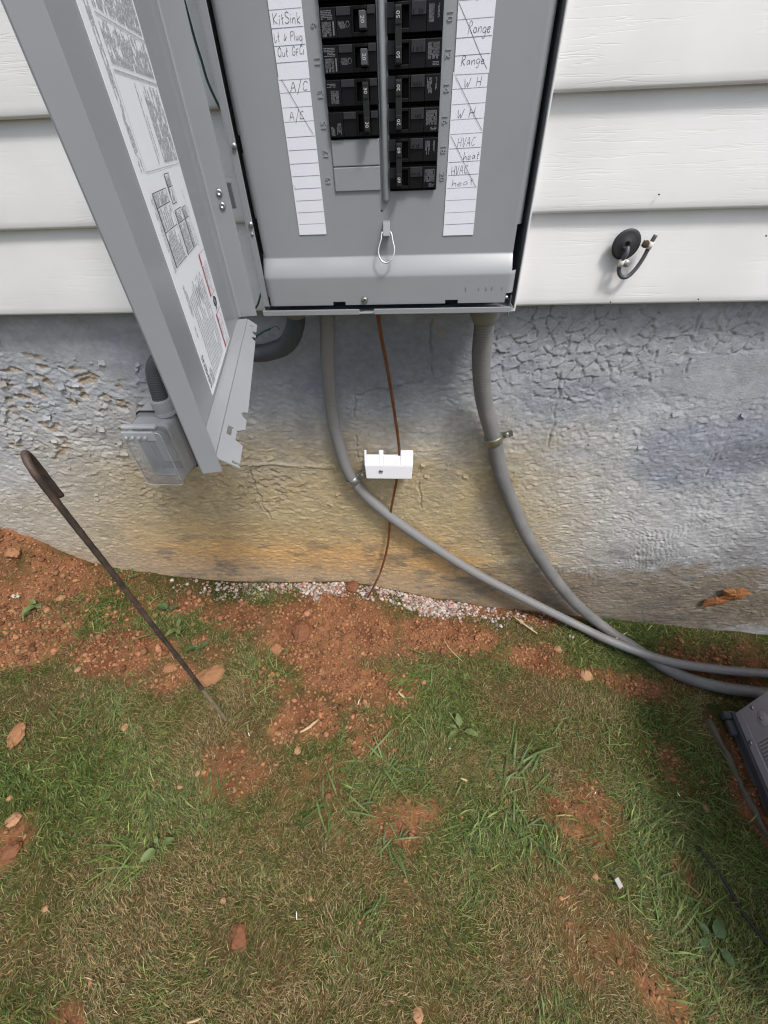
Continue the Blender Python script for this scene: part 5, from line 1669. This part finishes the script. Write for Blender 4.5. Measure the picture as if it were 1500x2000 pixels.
tuft(.317, -.554, 26, .085, .020, -20, 55, .0040, 'coarse tuft left of the reddish bare patch', .85)
tuft(.003, -.600, 18, .060, .016, 250, 50, .0036, 'small dark tuft below the middle orange patch', .8)
tuft(-.775, -.412, 70, .060, .050, 40, 60, .0028, 'dense green tuft on the far left of the lawn', .9)
tuft(.746, -.060, 130, .110, .050, 160, 30, .0022, 'long fine grass growing against the wall above the conduits', .9, (10, 55))
tuft(.850, -.020, 70, .100, .040, 175, 30, .0022, 'fine grass along the wall behind the conduits near the dead leaf', .75, (15, 60))
tuft(-.860, -.005, 26, .060, .016, 80, 40, .0026, 'little tuft against the wall right of the spoil heap', .95, (20, 70))
tuft(-.740, -.170, 60, .060, .040, 60, 60, .0026, 'green strip of grass between the bare patches behind the rod', .9)
tuft(-.580, -.150, 50, .055, .040, 120, 60, .0024, 'patch of grass right of the rod on the dug soil', .9)
tuft(-.330, -.300, 40, .055, .035, 170, 50, .0026, 'ragged yellowish tuft left of the bare soil', 1.1)
tuft(.845, -.350, 50, .060, .030, 150, 60, .0026, 'bright tuft beside the corner of the condenser', 1.1)
tuft(.596, -.667, 60, .075, .045, 130, 50, .0026, 'green grass clump low on the right', 1.0)
tuft(.700, -.500, 50, .070, .045, 140, 50, .0026, 'green grass clump left of the edging strip', 1.0)
tuft(.480, -.330, 50, .050, .045, 60, 70, .0026, 'mossy green clump below the conduits', 1.0)
tuft(-.500, -.655, 24, .090, .014, 215, 25, .0024, 'few long pale blades lying to the lower left', 1.3)

# ------------------------------------------------------------------ broad-leaved weeds
def leaf_mesh(L, W, cup=.25, droop=.35, tip=1.0):
    v, f = [], []
    N, K = 9, 5
    for i in range(N):
        t = i / (N - 1)
        w = W * .5 * (math.sin(pi * min(1, t * .96 + .04) ** (.75 * tip)) ** .8) + .0006
        for k in range(K):
            q = (k / (K - 1) - .5) * 2
            w2 = w * (1 + .10 * math.sin(23 * t + 2 * W * 1000)) if abs(q) > .8 else w
            v.append((t * L, q * w2, L * (.38 * t - droop * t * t) + cup * w * abs(q) ** 1.3 + .0006 * math.sin(17 * t + 5 * k)))
    f = [(i * K + k, (i + 1) * K + k, (i + 1) * K + k + 1, i * K + k + 1) for i in range(N - 1) for k in range(K - 1)]
    return mesh('leaf', v, f)
def weed(x, y, leaves, label_, m_='leaf', dz=.012):
    t = empty('broadleaf_weed', (x, y, gz(x, y)))
    tag(t, label_, 'weed', 'weeds in the lawn')
    for (az, L, W, off, tilt) in leaves:
        a = radians(az)
        L, W = L * .78, W * .74
        me = leaf_mesh(L, W, random.uniform(.15, .40), random.uniform(.30, .50))
        o = obj('leaf', me, M[m_], t, smooth=True)
        o.location = (cos(a) * off, sin(a) * off, dz + random.uniform(0, .006))
        o.rotation_euler = (random.uniform(-.25, .25), -tilt, a)
    mb = MB()
    for (az, L, W, off, tilt) in leaves:
        a = radians(az)
        mb.tube([(0, 0, -.002), (cos(a) * off * .5, sin(a) * off * .5, dz * .7), (cos(a) * (off + .004), sin(a) * (off + .004), dz + .003)], .0011, 6)
    mb.build('stem', M['stalk'], t, smooth=True)
weed(.170, -.368, [(100, .038, .022, .008, .2), (-15, .044, .021, .012, .0), (215, .036, .016, .012, .0), (165, .024, .010, .010, .1)], 'broad-leaved weed with three large pale leaves right of the bare soil', 'leaf')
weed(-.458, -.640, [(230, .034, .022, .005, .2), (25, .030, .018, .012, .3), (120, .016, .010, .008, .3)], 'small bright weed with two leaves in the lower left lawn', 'leaf')
weed(.655, -.705, [(50, .046, .032, .010, .0), (195, .040, .024, .010, .0), (-60, .038, .022, .012, .0), (130, .032, .018, .012, .0)], 'large dark green broad-leaved weed low on the right', 'leaf_dark', .008)
weed(-1.046, -.124, [(250, .048, .026, .006, .2), (330, .035, .020, .006, .2), (160, .030, .018, .006, .2)], 'broad-leaved weed beside the spoil heap on the left', 'leaf')
weed(-.671, -.104, [(175, .040, .034, .005, .2), (20, .030, .020, .006, .2)], 'weed with one rounded leaf near the wall behind the rod', 'leaf_dark')
weed(-.622, -.160, [(240, .036, .022, .006, .2), (310, .034, .020, .006, .2), (80, .026, .016, .006, .3)], 'weed with drooping leaves right behind the rod', 'leaf')
weed(-.540, -.215, [(210, .036, .022, .005, .1), (20, .030, .020, .006, .2), (300, .024, .014, .006, .2)], 'small weed on dug soil right of the rod', 'leaf_dark')

# clover head
cl = empty('clover_flower', (-1.100, -.120, gz(-1.100, -.120))); tag(cl, 'small whitish clover head at the left edge by the heap', 'flower')
MB().tube([(0, 0, 0), (.002, .001, .015), (.003, .002, .028)], .0009, 6).build('stem', M['stalk'], cl)
mb = MB()
for k in range(46):
    d = Vector((random.gauss(0, 1), random.gauss(0, 1), random.gauss(.3, 1))).normalized()
    c_ = Vector((.003, .002, .034))
    s = d.orthogonal().normalized() * .0016
    mb.add([c_ + d * .003 - s, c_ + d * .003 + s, c_ + d * .011], [(0, 1, 2)])
mb.build('petals', M['petal'], cl)

# orange clay stuck to the wall at the right
cs_o = empty('clay_smear', (.985, .02, -.01)); tag(cs_o, 'ragged lump of orange clay stuck on the foundation at the far right', 'clay')
def smear(name, cx, cz, rx, rz, th, seed, ang):
    v, f = [], []
    N, K = 9, 26
    v.append((cx, -th, cz))
    for i in range(1, N):
        t = i / (N - 1)
        for k in range(K):
            a = 2 * pi * k / K
            w = 1 + 1.5 * (float(fbm(np.array([3 + 2.4 * cos(a) + seed]), np.array([3 + 2.4 * sin(a)]), 4, seed, .7)[0]) - .5)
            x, z = rx * t * w * cos(a), rz * t * w * sin(a)
            h = th * (1 - t ** 2.2) * (.55 + .9 * float(fbm(np.array([x * 90 + seed]), np.array([z * 90]), 3, seed + 4)[0])) - .002
            v.append((cx + x * cos(ang) - z * sin(ang), -h, cz + x * sin(ang) + z * cos(ang)))
    f += [(0, 1 + k, 1 + (k + 1) % K) for k in range(K)]
    f += [(1 + (i - 1) * K + k, 1 + i * K + k, 1 + i * K + (k + 1) % K, 1 + (i - 1) * K + (k + 1) % K) for i in range(1, N - 1) for k in range(K)]
    return obj(name, mesh(name, v, f), M['dead_leaf'], cs_o)
smear('clay_lump', .012, .020, .034, .031, .0080, 13, .8)
smear('clay_tail', -.024, -.018, .036, .024, .0050, 8, .55)
# straws, husks and white snips
def straw(name, x, y, az, L, w, m_, label_, cat, group, curve=.1, h=.012):
    t = []
    for k in range(7):
        q = k / 6 - .5
        a = radians(az)
        xx = x + cos(a) * q * L - sin(a) * curve * L * (q * q)
        yy = y + sin(a) * q * L + cos(a) * curve * L * (q * q)
        t.append((xx, yy, gz(xx, yy) + h))
    c0 = Vector(t[3])
    mb = MB().tube([Vector(p) - c0 for p in t], w, 6, rfun=lambda i: w * (.55 + .45 * math.sin(pi * (i + .6) / 7.2)))
    o = mb.build(name, M[m_], smooth=True)
    o.location = c0
    return tag(o, label_, cat, group)
G1, G2 = 'dry plant bits on the ground', 'white snips on the ground'
straw('dry_husk', -.195, -.400, 40, .050, .0036, 'dry', 'long curled dry husk on the lower bare soil', 'husk', G1, .35)
straw('dry_husk', .020, -.300, -35, .020, .0030, 'dry', 'short dry husk on the bare soil left of the green tuft', 'husk', G1)
straw('dry_straw', .395, -.045, -40, .085, .0028, 'dry', 'long pale straw by the wall under the thinner conduit', 'straw', G1, .06, .018)
straw('dry_straw', .690, -.050, 30, .075, .0024, 'dry', 'pale stick near the wall between the conduits', 'straw', G1, .05, .02)
straw('dry_straw', .160, -.160, -50, .080, .0009, 'dry', 'thin dry straw on the soil below the white gravel', 'straw', G1, .25)
straw('dry_straw', .170, -.475, -15, .016, .0026, 'dry', 'stubby cream stick below the three-leaved weed', 'straw', G1)
straw('dry_straw', -.300, -.850, 15, .022, .0018, 'dry', 'pale straw near the bottom edge', 'straw', G1)
for (x, y, az, L, lb_) in ((-.085, -.335, 75, .016, 'white snip on the bare soil below the clods'), (-.335, -.425, -60, .012, 'white snip right of the rod\'s tip'), (.010, -.195, -40, .007, 'tiny white snip on the upper bare soil'),
                           (.140, -.415, -30, .006, 'tiny white snip beside the three-leaved weed'), (-.160, -.720, -75, .015, 'white snip in the lower centre lawn'), (.480, -.475, 50, .008, 'white snip above the reddish bare patch'), (.700, -.455, -70, .010, 'white snip right of the mossy clump'), (-.020, -.860, 85, .014, 'white snip near the bottom centre')):
    straw('white_snip', x, y, az, L * .75, .0010, 'white_bit', lb_, 'snip', G2, .02, .016)
